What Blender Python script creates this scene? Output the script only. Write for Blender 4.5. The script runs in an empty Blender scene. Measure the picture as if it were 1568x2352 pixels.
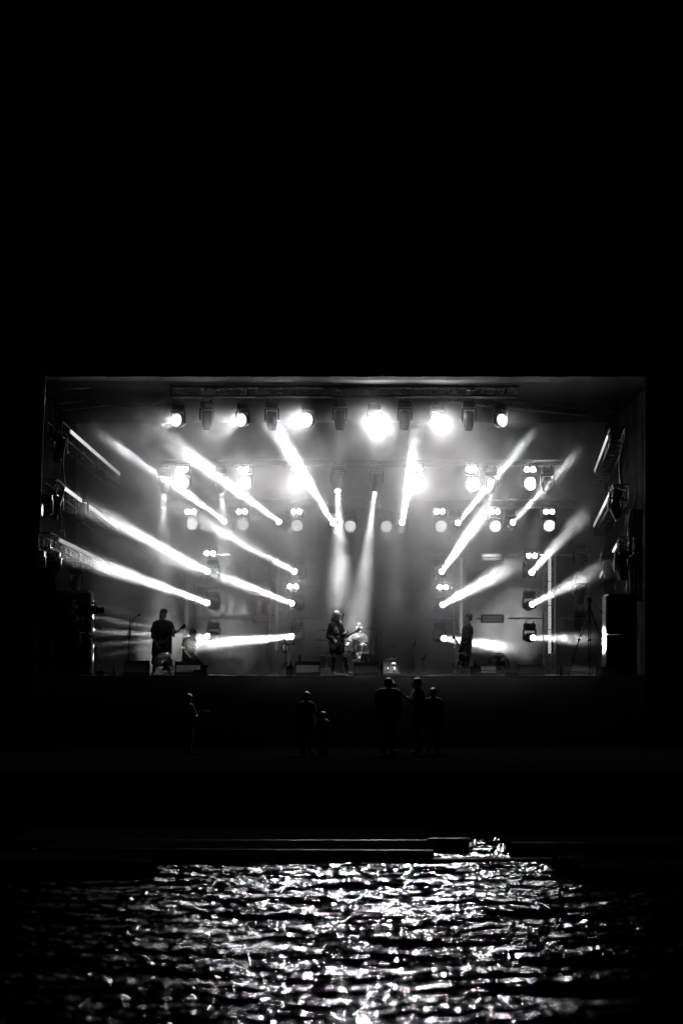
import bpy, math, random
import numpy as np
from mathutils import Vector, Matrix, Euler
S = bpy.context.scene
PI = math.pi
rnd = random.Random(7)
# ------------------------------------------------------------ camera, world, render
CZ = 2.1                       # eye height over the ground in front of the stage
FPX = 4980.0
def at(px, py, Y):             # point seen at (px,py) of the 1568x2352 photograph when it stands Y metres away
    return Vector(((px-784)*Y/FPX, Y, CZ-(py-1535)*Y/FPX))
cam = bpy.data.cameras.new('camera'); co = bpy.data.objects.new('camera', cam); S.collection.objects.link(co)
co.location = (0, 0, CZ); co.rotation_euler = (PI/2, 0, 0)
cam.sensor_fit = 'VERTICAL'; cam.sensor_height = 36; cam.lens = 36*FPX/2352; cam.shift_y = 359/2352
cam.clip_end = 800
cam.dof.use_dof = True; cam.dof.focus_distance = 63; cam.dof.aperture_fstop = 1.0; cam.dof.aperture_blades = 0
S.camera = co
w = bpy.data.worlds.new('World'); S.world = w; w.use_nodes = True
wn = w.node_tree; bg = wn.nodes['Background']
sky = wn.nodes.new('ShaderNodeTexSky'); sky.sky_type = 'NISHITA'; sky.sun_disc = False
sky.sun_elevation = math.radians(-8); sky.sun_rotation = math.radians(160)
bwn = wn.nodes.new('ShaderNodeRGBToBW'); wn.links.new(sky.outputs[0], bwn.inputs[0]); wn.links.new(bwn.outputs[0], bg.inputs[0])
bg.inputs[1].default_value = 0.01
S.view_settings.view_transform = 'Standard'; S.view_settings.look = 'None'; S.view_settings.exposure = 0; S.view_settings.gamma = 1
S.cycles.volume_bounces = 0; S.cycles.max_bounces = 5; S.cycles.glossy_bounces = 3; S.cycles.diffuse_bounces = 2
S.cycles.transmission_bounces = 4; S.cycles.volume_step_rate = 1.0; S.cycles.volume_max_steps = 96
S.cycles.sample_clamp_indirect = 4; S.cycles.use_denoising = True
S.cycles.caustics_reflective = False; S.cycles.caustics_refractive = False
FLOOR = 1.9                    # stage floor
YF, YB = 60.0, 71.6            # stage front edge and back cloth
BEAM = 125000.0
WASHP = 130.0
HAZE = 0.13
# ------------------------------------------------------------ materials
MATS = {}
def mat(name, c, rough=.6, metal=0, emit=0, bump=0, bscale=40, var=0, spec=.5, vscale=6):
    if name in MATS: return MATS[name]
    m = bpy.data.materials.new(name); m.use_nodes = True; n = m.node_tree; b = n.nodes['Principled BSDF']
    b.inputs['Base Color'].default_value = (c, c, c, 1); b.inputs['Roughness'].default_value = rough
    b.inputs['Metallic'].default_value = metal; b.inputs['Specular IOR Level'].default_value = spec
    if emit:
        m.cycles.emission_sampling = 'NONE'
        b.inputs['Emission Color'].default_value = (1, 1, 1, 1); b.inputs['Emission Strength'].default_value = emit
    if bump or var:
        tc = n.nodes.new('ShaderNodeTexCoord')
    if var:
        no = n.nodes.new('ShaderNodeTexNoise'); no.inputs['Scale'].default_value = vscale; no.inputs['Detail'].default_value = 4
        n.links.new(tc.outputs['Object'], no.inputs[0])
        mr = n.nodes.new('ShaderNodeMapRange'); mr.inputs[1].default_value = .3; mr.inputs[2].default_value = .7
        mr.inputs[3].default_value = c*(1-var); mr.inputs[4].default_value = c*(1+var)
        n.links.new(no.outputs[0], mr.inputs[0]); n.links.new(mr.outputs[0], b.inputs['Base Color'])
    if bump:
        n2 = n.nodes.new('ShaderNodeTexNoise'); n2.inputs['Scale'].default_value = bscale; n2.inputs['Detail'].default_value = 3
        n.links.new(tc.outputs['Object'], n2.inputs[0])
        bu = n.nodes.new('ShaderNodeBump'); bu.inputs['Strength'].default_value = bump; bu.inputs['Distance'].default_value = .02
        n.links.new(n2.outputs[0], bu.inputs['Height']); n.links.new(bu.outputs[0], b.inputs['Normal'])
    MATS[name] = m; return m
BLACK = mat('black paint', .01, .5, bump=.2, spec=.25)
DARK = mat('matt black', .004, .9, spec=.05)
ALU = mat('aluminium tube', .5, .35, 1, var=.15)
BTRUSS = mat('black painted truss', .008, .5, spec=.2)
ALUD = mat('black coated tube', .05, .35, .6)
CHROME = mat('chrome', .8, .22, 1)
RUBBER = mat('rubber cable', .015, .5)
CLOTHD = mat('dark cloth', .02, .95, bump=.5, bscale=25, var=.3)
CLOTHB = mat('black jersey', .015, .9)
CLOTHG = mat('charcoal cloth', .03, .9, var=.3)
SKIN = mat('skin', .35, .5, var=.1)
HAIRD = mat('dark hair', .03, .45, bump=.6, bscale=90)
LEATHER = mat('black leather', .02, .3)
SIDECL = mat('black side drape', .008, .95, bump=.3, bscale=12, var=.4, spec=.1)
CURTAIN = mat('grey stage drape', .16, .9, bump=.3, bscale=12, var=.25, vscale=1.5)
TARP = mat('shiny plastic sheet', .25, .25, bump=1.0, bscale=6, var=.4, spec=.8)
LETTER = mat('pale banner print', .7, .8)
SKIRT = mat('stage skirt fabric', .5, .85, var=.15, vscale=1.2)
SKIRTL = mat('skirt print', .62, .8)
WOOD = mat('stage plywood', .06, .35, bump=.3, bscale=20, var=.3)
LITGRILLE = mat('lit grille mesh', .6, .5, .4, bump=1.5, bscale=160, var=.6, vscale=120)  # light on the brighter monitor faces is put into this pale colour
CASE = mat('flight case panel', .28, .35, var=.35, vscale=8)
HEMM = mat('grey hem', .02, .8, var=.3, vscale=2, spec=0)
WHITE = mat('white paint', .75, .5)
COPING = mat('lighter coping stone', .008, .7, bump=.4, bscale=10, var=.4, spec=0)  # a little lighter than the blocks, so edges show as faint lines
GLINT = mat('added glint strip', .03, .3, .6)  # for the glint lines added to the platform edges
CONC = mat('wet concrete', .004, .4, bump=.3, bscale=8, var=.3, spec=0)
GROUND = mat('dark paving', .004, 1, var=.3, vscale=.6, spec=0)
SHELL = mat('drum wrap', .10, .25, .2, var=.4)
DRUMHEAD = mat('drum skin', .22, .5)
CYMB = mat('cymbal bronze', .35, .25, 1)
SPARKLE = mat('sparkle guitar finish', .35, .3, .7, bump=2.0, bscale=120, var=.9, vscale=90)
LENS_ON = mat('lit lens', .8, .3, emit=30)
BLIND_ON = mat('lit blinder lamp', .8, .3, emit=160)
LED_HOT = mat('bright led', .8, .3, emit=60)
LED_MID = mat('bright separate led', .8, .3, emit=6)
LED_DIM = mat('medium led', .8, .3, emit=4)
LED_OFF = mat('unlit led', .25, .15)
LENS_OFF = mat('unlit lens glass', .06, .08)
BAR_LIT = mat('lit led tile', .8, .4, emit=.75)
BAR_DIM = mat('half lit led tile', .8, .4, emit=.4)
STRIP = mat('lit pixel strip', .8, .4, emit=.30)
STRIPB = mat('bright pixel strip', .8, .4, emit=.62)
STRIPD = mat('dim pixel strip', .8, .4, emit=.10)
# ------------------------------------------------------------ geometry helper
class MB:
    def __init__(s): s.v = []; s.f = []; s.sm = []
    def add(s, v, f, smooth=False, M=None):
        o = len(s.v)
        s.v += [tuple(M @ Vector(p)) if M else tuple(p) for p in v]
        s.f += [tuple(i+o for i in q) for q in f]; s.sm += [smooth]*len(f); return s
    def box(s, a, b, M=None):
        a, b = [min(p, q) for p, q in zip(a, b)], [max(p, q) for p, q in zip(a, b)]
        v = [(x, y, z) for x in (a[0], b[0]) for y in (a[1], b[1]) for z in (a[2], b[2])]
        return s.add(v, [(0,1,3,2),(4,6,7,5),(0,4,5,1),(2,3,7,6),(0,2,6,4),(1,5,7,3)], False, M)
    def rbox(s, a, b, r=.01, M=None):           # box with chamfered vertical and horizontal edges
        a, b = [min(p, q) for p, q in zip(a, b)], [max(p, q) for p, q in zip(a, b)]
        r = min(r, *[(q-p)*.45 for p, q in zip(a, b)])
        rings = []
        for z, k in ((a[2], r), (a[2]+r, 0), (b[2]-r, 0), (b[2], r)):
            x0, x1, y0, y1 = a[0]+k, b[0]-k, a[1]+k, b[1]-k
            c = r if k == 0 else r*.5
            rings.append([(x0+c,y0,z),(x1-c,y0,z),(x1,y0+c,z),(x1,y1-c,z),(x1-c,y1,z),(x0+c,y1,z),(x0,y1-c,z),(x0,y0+c,z)])
        v = sum(rings, []); f = [tuple(range(7,-1,-1)), tuple(range(24,32))]
        for k in range(3):
            for i in range(8):
                j = (i+1) % 8; f.append((k*8+i, k*8+j, k*8+8+j, k*8+8+i))
        return s.add(v, f, False, M)
    def cone(s, p, q, r1, r2=None, n=10, cap=True, smooth=True, M=None):
        r2 = r1 if r2 is None else r2
        p, q = Vector(p), Vector(q); d = q-p
        if d.length < 1e-6: return s
        R = d.to_track_quat('Z', 'Y').to_matrix(); v = []
        for c, r in ((p, r1), (q, r2)):
            for i in range(n):
                a = 2*PI*i/n; v.append(c + R @ Vector((r*math.cos(a), r*math.sin(a), 0)))
        s.add(v, [(i, (i+1) % n, n+(i+1) % n, n+i) for i in range(n)], smooth, M)
        if cap: s.add(v, [tuple(range(n-1,-1,-1)), tuple(range(n, 2*n))], False, M)
        return s
    def ball(s, c, r, sc=(1,1,1), n=12, M=None, R=None):
        v = []; f = []; m = n//2
        for j in range(m+1):
            t = PI*j/m
            for i in range(n):
                a = 2*PI*i/n; p = Vector((r*sc[0]*math.sin(t)*math.cos(a), r*sc[1]*math.sin(t)*math.sin(a), r*sc[2]*math.cos(t)))
                if R: p = R @ p
                v.append(Vector(c)+p)
        for j in range(m):
            for i in range(n): f.append((j*n+i, (j+1)*n+i, (j+1)*n+(i+1) % n, j*n+(i+1) % n))
        return s.add(v, f, True, M)
    def tube(s, pts, r, n=6, M=None):
        for a, b in zip(pts, pts[1:]): s.cone(a, b, r, r, n, True, True, M)
        return s
    def cap(s, p, q, r1, r2=None, n=10):        # capsule
        r2 = r1 if r2 is None else r2
        s.cone(p, q, r1, r2, n); s.ball(p, r1, n=n); s.ball(q, r2, n=n); return s
    def lathe(s, prof, n=24, M=None, smooth=True):   # (r, z) profile round z
        v = []; f = []
        for r, z in prof:
            for i in range(n): a = 2*PI*i/n; v.append((r*math.cos(a), r*math.sin(a), z))
        for j in range(len(prof)-1):
            for i in range(n): f.append((j*n+i, j*n+(i+1) % n, (j+1)*n+(i+1) % n, (j+1)*n+i))
        return s.add(v, f, smooth, M)
    def disc(s, c, r, nrm=(0,-1,0), n=16, M=None):
        R = Vector(nrm).to_track_quat('Z', 'Y').to_matrix()
        v = [Vector(c)+R @ Vector((r*math.cos(2*PI*i/n), r*math.sin(2*PI*i/n), 0)) for i in range(n)]
        return s.add(v, [tuple(range(n))], False, M)
    def prism(s, poly, y0, y1, M=None):         # outline in x,z pulled along y
        n = len(poly)
        v = [(x, y0, z) for x, z in poly]+[(x, y1, z) for x, z in poly]
        f = [tuple(range(n)), tuple(range(2*n-1, n-1, -1))]+[(i, i+n, (i+1) % n+n, (i+1) % n) for i in range(n)]
        return s.add(v, f, False, M)
    def mesh(s, name):
        me = bpy.data.meshes.new(name); me.from_pydata([tuple(p) for p in s.v], [], s.f)
        me.polygons.foreach_set('use_smooth', s.sm); me.update(); return me
    def build(s, name, m, parent=None, loc=None, rot=None):
        me = s.mesh(name); me.materials.append(m); return link(name, me, parent, loc, rot)
def link(name, data, parent=None, loc=None, rot=None):
    o = bpy.data.objects.new(name, data); S.collection.objects.link(o)
    if parent: o.parent = parent
    if loc is not None: o.location = loc
    if rot is not None: o.rotation_euler = rot
    return o
def tag(o, label=None, cat=None, group=None, kind=None):
    if label: o['label'] = label
    if cat: o['category'] = cat
    if group: o['group'] = group
    if kind: o['kind'] = kind
    return o
def thing(name, label, cat, loc=(0,0,0), group=None, rz=0):
    o = link(name, None, None, loc, (0,0,rz)); return tag(o, label, cat, group)
def sub(parent_loc, p): return Vector(p)-Vector(parent_loc)
def aim(d, up='Y'): return Vector(d).to_track_quat('-Z', up).to_euler()
def remesh(mb, name, m, parent, voxel=.009, smooth=2):
    """fuse the pieces of a figure into one continuous skin"""
    me = mb.mesh('tmp'); o = bpy.data.objects.new('tmp', me); S.collection.objects.link(o)
    r = o.modifiers.new('r', 'REMESH'); r.mode = 'VOXEL'; r.voxel_size = voxel; r.use_smooth_shade = True
    if smooth: k = o.modifiers.new('s', 'SMOOTH'); k.iterations = smooth; k.factor = .5
    dg = bpy.context.evaluated_depsgraph_get(); dg.update()
    nm = bpy.data.meshes.new_from_object(o.evaluated_get(dg)); bpy.data.objects.remove(o); bpy.data.meshes.remove(me)
    nm.name = name; nm.materials.clear(); nm.materials.append(m)
    for p in nm.polygons: p.use_smooth = True
    return link(name, nm, parent)
def textmesh(body, size, m, name, parent=None, loc=None, rot=(PI/2,0,0), offset=0, extrude=.004):
    cu = bpy.data.curves.new('tmp', 'FONT'); cu.body = body; cu.size = size; cu.extrude = extrude; cu.offset = offset
    cu.align_x = 'CENTER'; cu.align_y = 'CENTER'
    o = bpy.data.objects.new('tmp', cu); S.collection.objects.link(o)
    dg = bpy.context.evaluated_depsgraph_get(); dg.update()
    nm = bpy.data.meshes.new_from_object(o.evaluated_get(dg)); bpy.data.objects.remove(o)
    nm.name = name; nm.materials.clear(); nm.materials.append(m)
    return link(name, nm, parent, loc, rot)
ORD = ['first', 'second', 'third', 'fourth', 'fifth', 'sixth', 'seventh', 'eighth', 'ninth', 'tenth']
# ------------------------------------------------------------ setting
def structure(name, mb, m, label=None):
    o = mb.build(name, m); return tag(o, label, kind='structure')
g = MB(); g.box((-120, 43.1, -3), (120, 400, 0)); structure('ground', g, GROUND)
# the pool water: real waves, finer towards the camera
def water():
    ys = [3.0, 6.0, 9.0, 12.0, 14.0, 15.0]
    while ys[-1] < 43.05: ys.append(ys[-1]+ys[-1]*.0012)
    ys = np.array(ys)
    xs = np.concatenate([-np.geomspace(60, 7.2, 24)[:-1], np.arange(-7, 7.001, .032), np.geomspace(7.2, 60, 24)[1:]])
    X, Y = np.meshgrid(xs, ys); Z = np.zeros_like(X)
    r = np.random.RandomState(3)
    X2 = X + .25*np.sin(Y*.9+X*.5); Y2 = Y + .2*np.sin(X*.8+1)+.12*np.sin(X*2.1+Y*.7)
    for k in range(120):
        lam = math.exp(r.uniform(math.log(.08), math.log(2.2)))
        th = r.normal(PI/2, .24 if lam > .5 else .42)
        amp = .0062*lam**.9*(2.2 if lam < .3 else .9)
        kx, ky = 2*PI/lam*math.cos(th), 2*PI/lam*math.sin(th)
        ph = r.uniform(0, 2*PI); fade = np.clip((lam/ (np.gradient(ys)[:, None]*2.4)), 0, 1)
        env = .55+.45*np.sin(X*r.uniform(.3,1.1)+Y*r.uniform(.3,1.1)+r.uniform(0,6))
        w_ = kx*X2+ky*Y2+ph
        Z += amp*fade*env*(np.sin(w_)+.25*np.sin(2*w_+PI/2))
    ny, nx = X.shape
    v = np.stack([X, Y, Z-1.1], -1).reshape(-1, 3)
    i = np.arange((ny-1)*nx).reshape(ny-1, nx)[:, :-1].ravel()
    f = np.stack([i, i+1, i+nx+1, i+nx], -1)
    me = bpy.data.meshes.new('water'); me.vertices.add(len(v)); me.vertices.foreach_set('co', v.ravel())
    me.loops.add(f.size); me.loops.foreach_set('vertex_index', f.ravel().astype(np.int32))
    me.polygons.add(len(f)); me.polygons.foreach_set('loop_start', np.arange(0, f.size, 4, dtype=np.int32))
    me.polygons.foreach_set('use_smooth', np.ones(len(f), bool)); me.update(calc_edges=True)
    m = mat('pool water', .002, .05, spec=.5); n = m.node_tree; b = n.nodes['Principled BSDF']; b.inputs['IOR'].default_value = 1.33
    tc = n.nodes.new('ShaderNodeTexCoord'); mp = n.nodes.new('ShaderNodeMapping'); mp.inputs['Scale'].default_value = (.4, 1, 1)
    no = n.nodes.new('ShaderNodeTexNoise'); no.inputs['Scale'].default_value = 22; no.inputs['Detail'].default_value = 2
    n.links.new(tc.outputs['Object'], mp.inputs[0]); n.links.new(mp.outputs[0], no.inputs[0])
    bu = n.nodes.new('ShaderNodeBump'); bu.inputs['Distance'].default_value = .003; bu.inputs['Strength'].default_value = 1
    n.links.new(no.outputs[0], bu.inputs['Height']); n.links.new(bu.outputs[0], b.inputs['Normal'])
    me.materials.append(m); tag(link('water', me), kind='structure')
water()
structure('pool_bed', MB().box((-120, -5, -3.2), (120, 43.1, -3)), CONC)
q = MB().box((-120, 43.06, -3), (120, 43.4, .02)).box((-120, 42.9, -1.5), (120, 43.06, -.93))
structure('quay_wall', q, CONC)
# concrete platforms in the pool
def slab(x0, x1, Y0, Y1, top, label, Yl=0, lip=True):
    M = Matrix.Translation(((x0+x1)/2, (Y0+Y1)/2, 0)) @ Matrix.Rotation(Yl, 4, 'Z')
    hx, hy = (x1-x0)/2, (Y1-Y0)/2
    t = thing('platform', label, 'platform', (0,0,0), 'low concrete platforms standing in the pool'); t.matrix_world = M
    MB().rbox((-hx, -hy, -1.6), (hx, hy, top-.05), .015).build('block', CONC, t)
    MB().cone((-hx-.03, -hy-.034, top-.012), (hx+.03, -hy-.034, top-.012), .012, .012, 8).build('glint_strip', GLINT, t)  # thin glossy tube added to draw a glint line along the front edge
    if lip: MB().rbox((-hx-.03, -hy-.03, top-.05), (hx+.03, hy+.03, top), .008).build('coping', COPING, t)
    return t
def X(px, Y): return (px-784)*Y/FPX
slab(X(118, 37), X(997, 36), 36.0, 37.5, -.90, 'longest low concrete platform crossing the pool left of centre', -.06)
slab(X(60, 40), X(980, 40), 38.3, 42.2, -.93, 'wide low platform behind the longest one, just in front of the quay')
slab(X(-80, 33.2), X(343, 33.2), 33.2, 34.8, -.845, 'near left concrete platform with a double edge, ending under the guitarist')
slab(X(985, 38), X(1076, 38), 38.0, 39.4, -.876, 'short dark platform block left of the narrow water gap')
slab(X(1177, 36.9), X(1700, 36.9), 36.9, 38.5, -.86, 'right platform block whose left end borders the narrow water gap')
slab(X(990, 35.7), X(1300, 35.7), 35.7, 36.3, -1.02, 'thin plank-like slab lying just above the water right of centre', lip=False)
slab(X(1285, 33.7), X(1345, 33.7), 33.7, 35.0, -.83, 'small square concrete block beside the near right platform')
slab(X(1336, 32.4), X(1720, 32.4), 32.4, 33.65, -.85, 'near right concrete platform running out to the right')
def buoy(px, py, Y, label):
    p = at(px, py, Y); t = thing('buoy', label, 'buoy', (p.x, Y, -1.1), 'floating buoys on the pool')
    MB().lathe([(0, -.03), (.07, -.03), (.13, .03), (.14, .06), (.11, .075), (0, .075)], 16).build('float', BLACK, t)
    MB().cone((.02, 0, .07), (.02, 0, .2), .017, .014).ball((.02, 0, .205), .022).build('post', BLACK, t)
buoy(627, 2003, 33.9, 'small dark buoy with a short post, floating left of centre')
buoy(1065, 2005, 33.6, 'small flat dark buoy floating right of centre')
# ------------------------------------------------------------ stage shell
st = thing('stage_platform', 'wide dark open-air stage deck raised behind a pale fabric skirt', 'stage', (0, YF, 0))
MB().box((-8.9, .06, 0), (8.9, 13, FLOOR-.05)).build('base', BLACK, st)
fl = MB()
for i in range(9):
    for j in range(6): fl.rbox((-8.98+i*2, .0+j*2.1, FLOOR-.05), (-6.99+i*2, 2.095+j*2.1, FLOOR), .004)
fl.build('deck', WOOD, st)
sk = MB()                                        # skirt with shallow folds
n = 180; v = []; f = []
for i in range(n+1):
    x = -8.9+17.8*i/n
    for z in (0, .9, FLOOR-.06): v.append((x, .02-.012*math.sin(i*.9)-.01*math.sin(i*.37+z), z))
for i in range(n):
    for k in range(2): f.append((i*3+k, i*3+3+k, i*3+4+k, i*3+1+k))
sk.add(v, f, True); skirt = sk.build('skirt', SKIRT, st)
ey = MB()
for i in range(44): ey.cone((-8.7+i*.405, -.006, FLOOR-.11), (-8.7+i*.405, -.022, FLOOR-.11), .012, .012, 8)
ey.build('eyelet', CHROME, skirt)
lg = at(522, 1617, YF)
textmesh('МОТИВ', .30, SKIRTL, 'lettering', skirt, (lg.x, -.03, lg.z), offset=.006)
em = MB()                                        # round cog-like emblem left of the word
c = at(465, 1617, YF)
for k in range(8):
    a = 2*PI*k/8; em.cone((c.x+.06*math.cos(a), -.03, c.z+.06*math.sin(a)), (c.x+.135*math.cos(a), -.03, c.z+.135*math.sin(a)), .018, .03, 8)
em.build('emblem', SKIRTL, skirt)
rim = MB().box((-8.99, -.03, FLOOR-.045), (8.99, -.005, FLOOR-.004)); rim.build('edge_strip', BLACK, st)
# roof, side towers, walls
zr = at(0, 868, YF).z
rf = thing('stage_roof', 'black fabric stage roof with a pale hem along its front edge', 'roof', (0, YF, zr))
MB().box((-9.2, .02, .06), (9.2, 13, .5)).build('canopy', DARK, rf)
MB().box((-9.2, -.30, .03), (9.2, .0, 1.6)).build('valance', DARK, rf)
hem = MB()
for i in range(48):
    x0 = -8.6+i*.36; d = .008*math.sin(i*1.7); hem.box((x0, -.29+d, -.006+d), (x0+.352, .46+d, .028))
hem.build('hem', HEMM, rf)
bc = thing('back_cloth', 'grey back cloth hanging behind the band with faint serif banner letters', 'backdrop', (0, YB, FLOOR))
n = 260; v = []; f = []
for i in range(n+1):
    x = -8.9+17.8*i/n
    d = .05*math.sin(i*.55)+.04*math.sin(i*.23+1)
    for z in (0, 4, 8.6): v.append((x, d*(1 if z < 3 else .3), z))
for i in range(n):
    for k in range(2): f.append((i*3+k, i*3+3+k, i*3+4+k, i*3+1+k))
MB().add(v, f, True).build('drape', CURTAIN, bc)
# banner with serif letters
def serif(ch, W, H, T, t):
    o = []                                       # list of outlines
    def rect(x0, z0, x1, z1): o.append([(x0,z0),(x1,z0),(x1,z1),(x0,z1)])
    def stem(x): rect(x-T/2, 0, x+T/2, H); rect(x-T*1.05, 0, x+T*1.05, t); rect(x-T*1.05, H-t, x+T*1.05, H)
    def arc(a0, a1, full):
        N = 22; out = []; inn = []
        for i in range(N+1):
            a = math.radians(a0+(a1-a0)*i/N); cx, cz = W/2, H/2
            th = t+(T-t)*abs(math.cos(a))**1.5
            out.append((cx+W/2*math.cos(a), cz+H/2*math.sin(a))); inn.append((cx+(W/2-th)*math.cos(a), cz+(H/2-t)*math.sin(a)))
        for i in range(N): o.append([out[i], out[i+1], inn[i+1], inn[i]])
    if ch == 'I': stem(W/2)
    elif ch == 'H': stem(T); stem(W-T); rect(T, H*.5, W-T, H*.5+t)
    elif ch == 'T': stem(W/2); rect(0, H-t, W, H); o.append([(0,H),(0,H*.72),(T*.5,H-t)]); o.append([(W,H),(W-T*.5,H-t),(W,H*.72)])
    elif ch in 'CG':
        arc(45, 318, 0); o.append([(W*.9,H),(W*.9,H*.66),(W*.8,H*.86)])
        if ch == 'G': rect(W-T*1.1, H*.1, W-T*.1, H*.46); rect(W-T*1.9, H*.44, W+T*.3, H*.46+t)
    elif ch == 'A': o.append([(T*.3,0),(T*.3+t,0),(W/2+t*.6,H),(W/2-t*.4,H)]); o.append([(W-T*1.4,0),(W-T*.3,0),(W/2+T*.35,H),(W/2-T*.5,H)]); rect(W*.25, H*.33, W*.7, H*.33+t); rect(0,0,T*1.2,t); rect(W-T*2,0,W,t)
    elif ch == 'M': rect(t,0,2*t,H); rect(W-T*1.3,0,W-T*.3,H); o.append([(t,H),(t+T,H),(W/2+T*.3,0),(W/2-T*.2,0)]); o.append([(W/2-T*.1,0),(W/2+t,0),(W-T*.8,H),(W-T*1.2,H)]); rect(0,0,T,t); rect(W-T*1.8,0,W,t)
    elif ch == 'N': rect(t,0,2*t,H); rect(W-2*t,0,W-t,H); o.append([(t,H),(t+T*1.1,H),(W-t,0),(W-t-T*.6,0)]); rect(0,0,T,t); rect(W-T,H-t,W,H)
    return o
bn = MB().box((-5.6, -.20, 2.6), (-2.1, -.17, 5.3)); bn.build('banner', mat('charcoal banner', .055, .8), bc)
for row, y0, y1 in ((( ('M',400,452),('A',456,503),('G',506,544),('I',550,569),('C',574,620)), 1344, 1298), ((('N',396,444),('I',450,470),('G',476,518),('H',520,570),('T',574,614)), 1412, 1365)):
    for ch, a, b in row:
        YL = YB-.235; p0, p1 = at(a, y0, YL), at(b, y1, YL); W, H = p1.x-p0.x, p1.z-p0.z
        L = MB()
        for o in serif(ch, W, H, .15, .03): L.prism(o, -.012*rnd.random()-.01, .02)
        L.build('letter', LETTER, bc, (p0.x, YL-YB, p0.z-FLOOR))
# side walls of dark cloth and the front masts
for sx, px, lab in ((-1, 100, 'grey cloth wall closing the left side of the stage'), (1, 1478, 'grey cloth wall closing the right side of the stage')):
    sw = MB(); n = 60; v = []; f = []
    for i in range(n+1):
        y = .6+11*i/n; d = .05*math.sin(i*.8)+.03*math.sin(i*.31)
        for z in (FLOOR, 5, zr): v.append((sx*8.72+d, YF+y, z))
    for i in range(n):
        for k in range(2): f.append((i*3+k, i*3+3+k, i*3+4+k, i*3+1+k))
    t = MB().add(v, f, True).build('side_wall', SIDECL); tag(t, lab, 'drape')
def mast(xb, xt, lab, side):
    t = thing('stage_mast', lab, 'mast', (xb, YF-.25, 0), 'masts at the front corners of the stage')
    s = MB(); H = zr+.6
    for dx, dy in ((-.15,-.15),(.15,-.15),(.15,.15),(-.15,.15)): s.cone((dx,dy,0),(xt-xb+dx,dy,H),.025,.025,8)
    z = .2; k = 0
    while z < H-.4:
        a = (xt-xb)*z/H; b = (xt-xb)*(z+.35)/H; sg = 1 if k % 2 else -1
        for dy in (-.15,.15): s.cone((a-.15*sg,dy,z),(b+.15*sg,dy,z+.35),.01,.01,6)
        for dx in (-.15,.15): s.cone((a+dx,-.15*sg,z),(b+dx,.15*sg,z+.35),.01,.01,6)
        z += .35; k += 1
    s.build('lattice', BTRUSS, t)
    e = .27; c = MB().prism([(side*e*.9,0),(side*1.3,0),(side*1.3+xt-xb,H),(side*e*.9+xt-xb,H)][::(1 if side > 0 else -1)], -.24, -.2); c.prism([(-side*e,0),(side*e*.9,0),(side*e*.9+xt-xb,H),(-side*e+xt-xb,H)][::(1 if side > 0 else -1)], -.24, -.2); c.build('added_dark_sheet', DARK, t)  # black sheets added to hide the lattice and keep the corner dark
    MB().box((-.3, -.3, 0), (.3, .3, .05)).build('base_plate', ALUD, t)
mast(X(50, YF-.25), X(88, YF-.25), 'black lattice mast at the left front corner, leaning slightly inward', -1)
mast(X(1500, YF-.25), X(1500, YF-.25), 'black lattice mast at the right front corner, upright', 1)
def side_scrim(px0, px1, y0, y1, Y, lab):
    a, b = at(px0, y0, Y), at(px1, y1, Y); v = []; f = []; n = 16; m = 24
    for i in range(n+1):
        for j in range(m+1):
            x = a.x+(b.x-a.x)*i/n; z = a.z+(b.z-a.z)*j/m
            v.append((x, Y+.05*math.sin(i*1.3+j*.15)+.03*math.sin(j*.9+i*.5), z))
    for i in range(n):
        for j in range(m): f.append((i*(m+1)+j, (i+1)*(m+1)+j, (i+1)*(m+1)+j+1, i*(m+1)+j+1))
    t = MB().add(v, f, True).build('plastic_sheet', TARP); tag(t, lab, 'tarpaulin', 'plastic sheets hung at the stage sides')
side_scrim(84, 128, 1550, 1290, 61.4, 'crinkled plastic sheet hanging behind the camera operator')
side_scrim(1440, 1474, 1380, 1170, 62.2, 'crinkled plastic sheet hanging above the tall right speaker')
# ------------------------------------------------------------ trusses
def truss_mb(p, q, w=.29, h=.29, r=.025, step=.36, upv=Vector((0,0,1))):
    p, q = Vector(p), Vector(q); d = (q-p); L = d.length; d.normalize(); s = d.cross(upv).normalized(); u = s.cross(d).normalized()
    mb = MB(); C = [(-1,-1),(1,-1),(1,1),(-1,1)]
    cs = [s*(a*w/2)+u*(b*h/2) for a, b in C]
    for c in cs: mb.cone(p+c, q+c, r, r, 8)
    n = max(2, int(L/step))
    for k in range(n):
        a = p+d*(L*k/n); b = p+d*(L*(k+1)/n)
        for i in range(4):
            c0, c1 = cs[i], cs[(i+1) % 4]
            if k % 2: c0, c1 = c1, c0
            mb.cone(a+c0, b+c1, r*.45, r*.45, 5, False)
            if k == 0 or k == n-1 or k % 6 == 0: mb.cone(a+c0, a+c1, r*.5, r*.5, 5, False)
    return mb
def truss(p, q, lab, m=ALUD, group=None, **k):
    p = Vector(p); t = truss_mb(Vector((0,0,0)), Vector(q)-p, **k).build('lighting_truss', m, None, p)
    return tag(t, lab, 'truss', group)
T1, T2, T3 = 62.3, 66.0, 69.0
truss(at(392, 901, T1), at(1190, 901, T1), 'long black box truss carrying the front row of lights', BTRUSS, h=.26)
truss(at(370, 1064, T2), at(1290, 1064, T2), 'dim middle box truss carrying the blinders and bright wash lights', ALU, h=.17, r=.014)
truss(at(370, 1157, T3), at(1320, 1157, T3), 'dim rear box truss carrying the lowest row of round washes', ALU, h=.25, r=.015)
for i, (a, b) in enumerate((((150, 885), (500, 870)), ((1060, 870), (1420, 900)), ((1030, 915), (1420, 955)), ((140, 935), (420, 905)))):
    truss(at(*a, 62+i), at(*b, 67+i*.3), 'sloping roof truss in the dark, %s' % ('left above the side bars', 'right, nearest the roof hem', 'right, lower of the two', 'left, behind the slack cable')[i], ALUD, 'trusses under the stage roof', w=.22, h=.22, r=.012)
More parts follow.
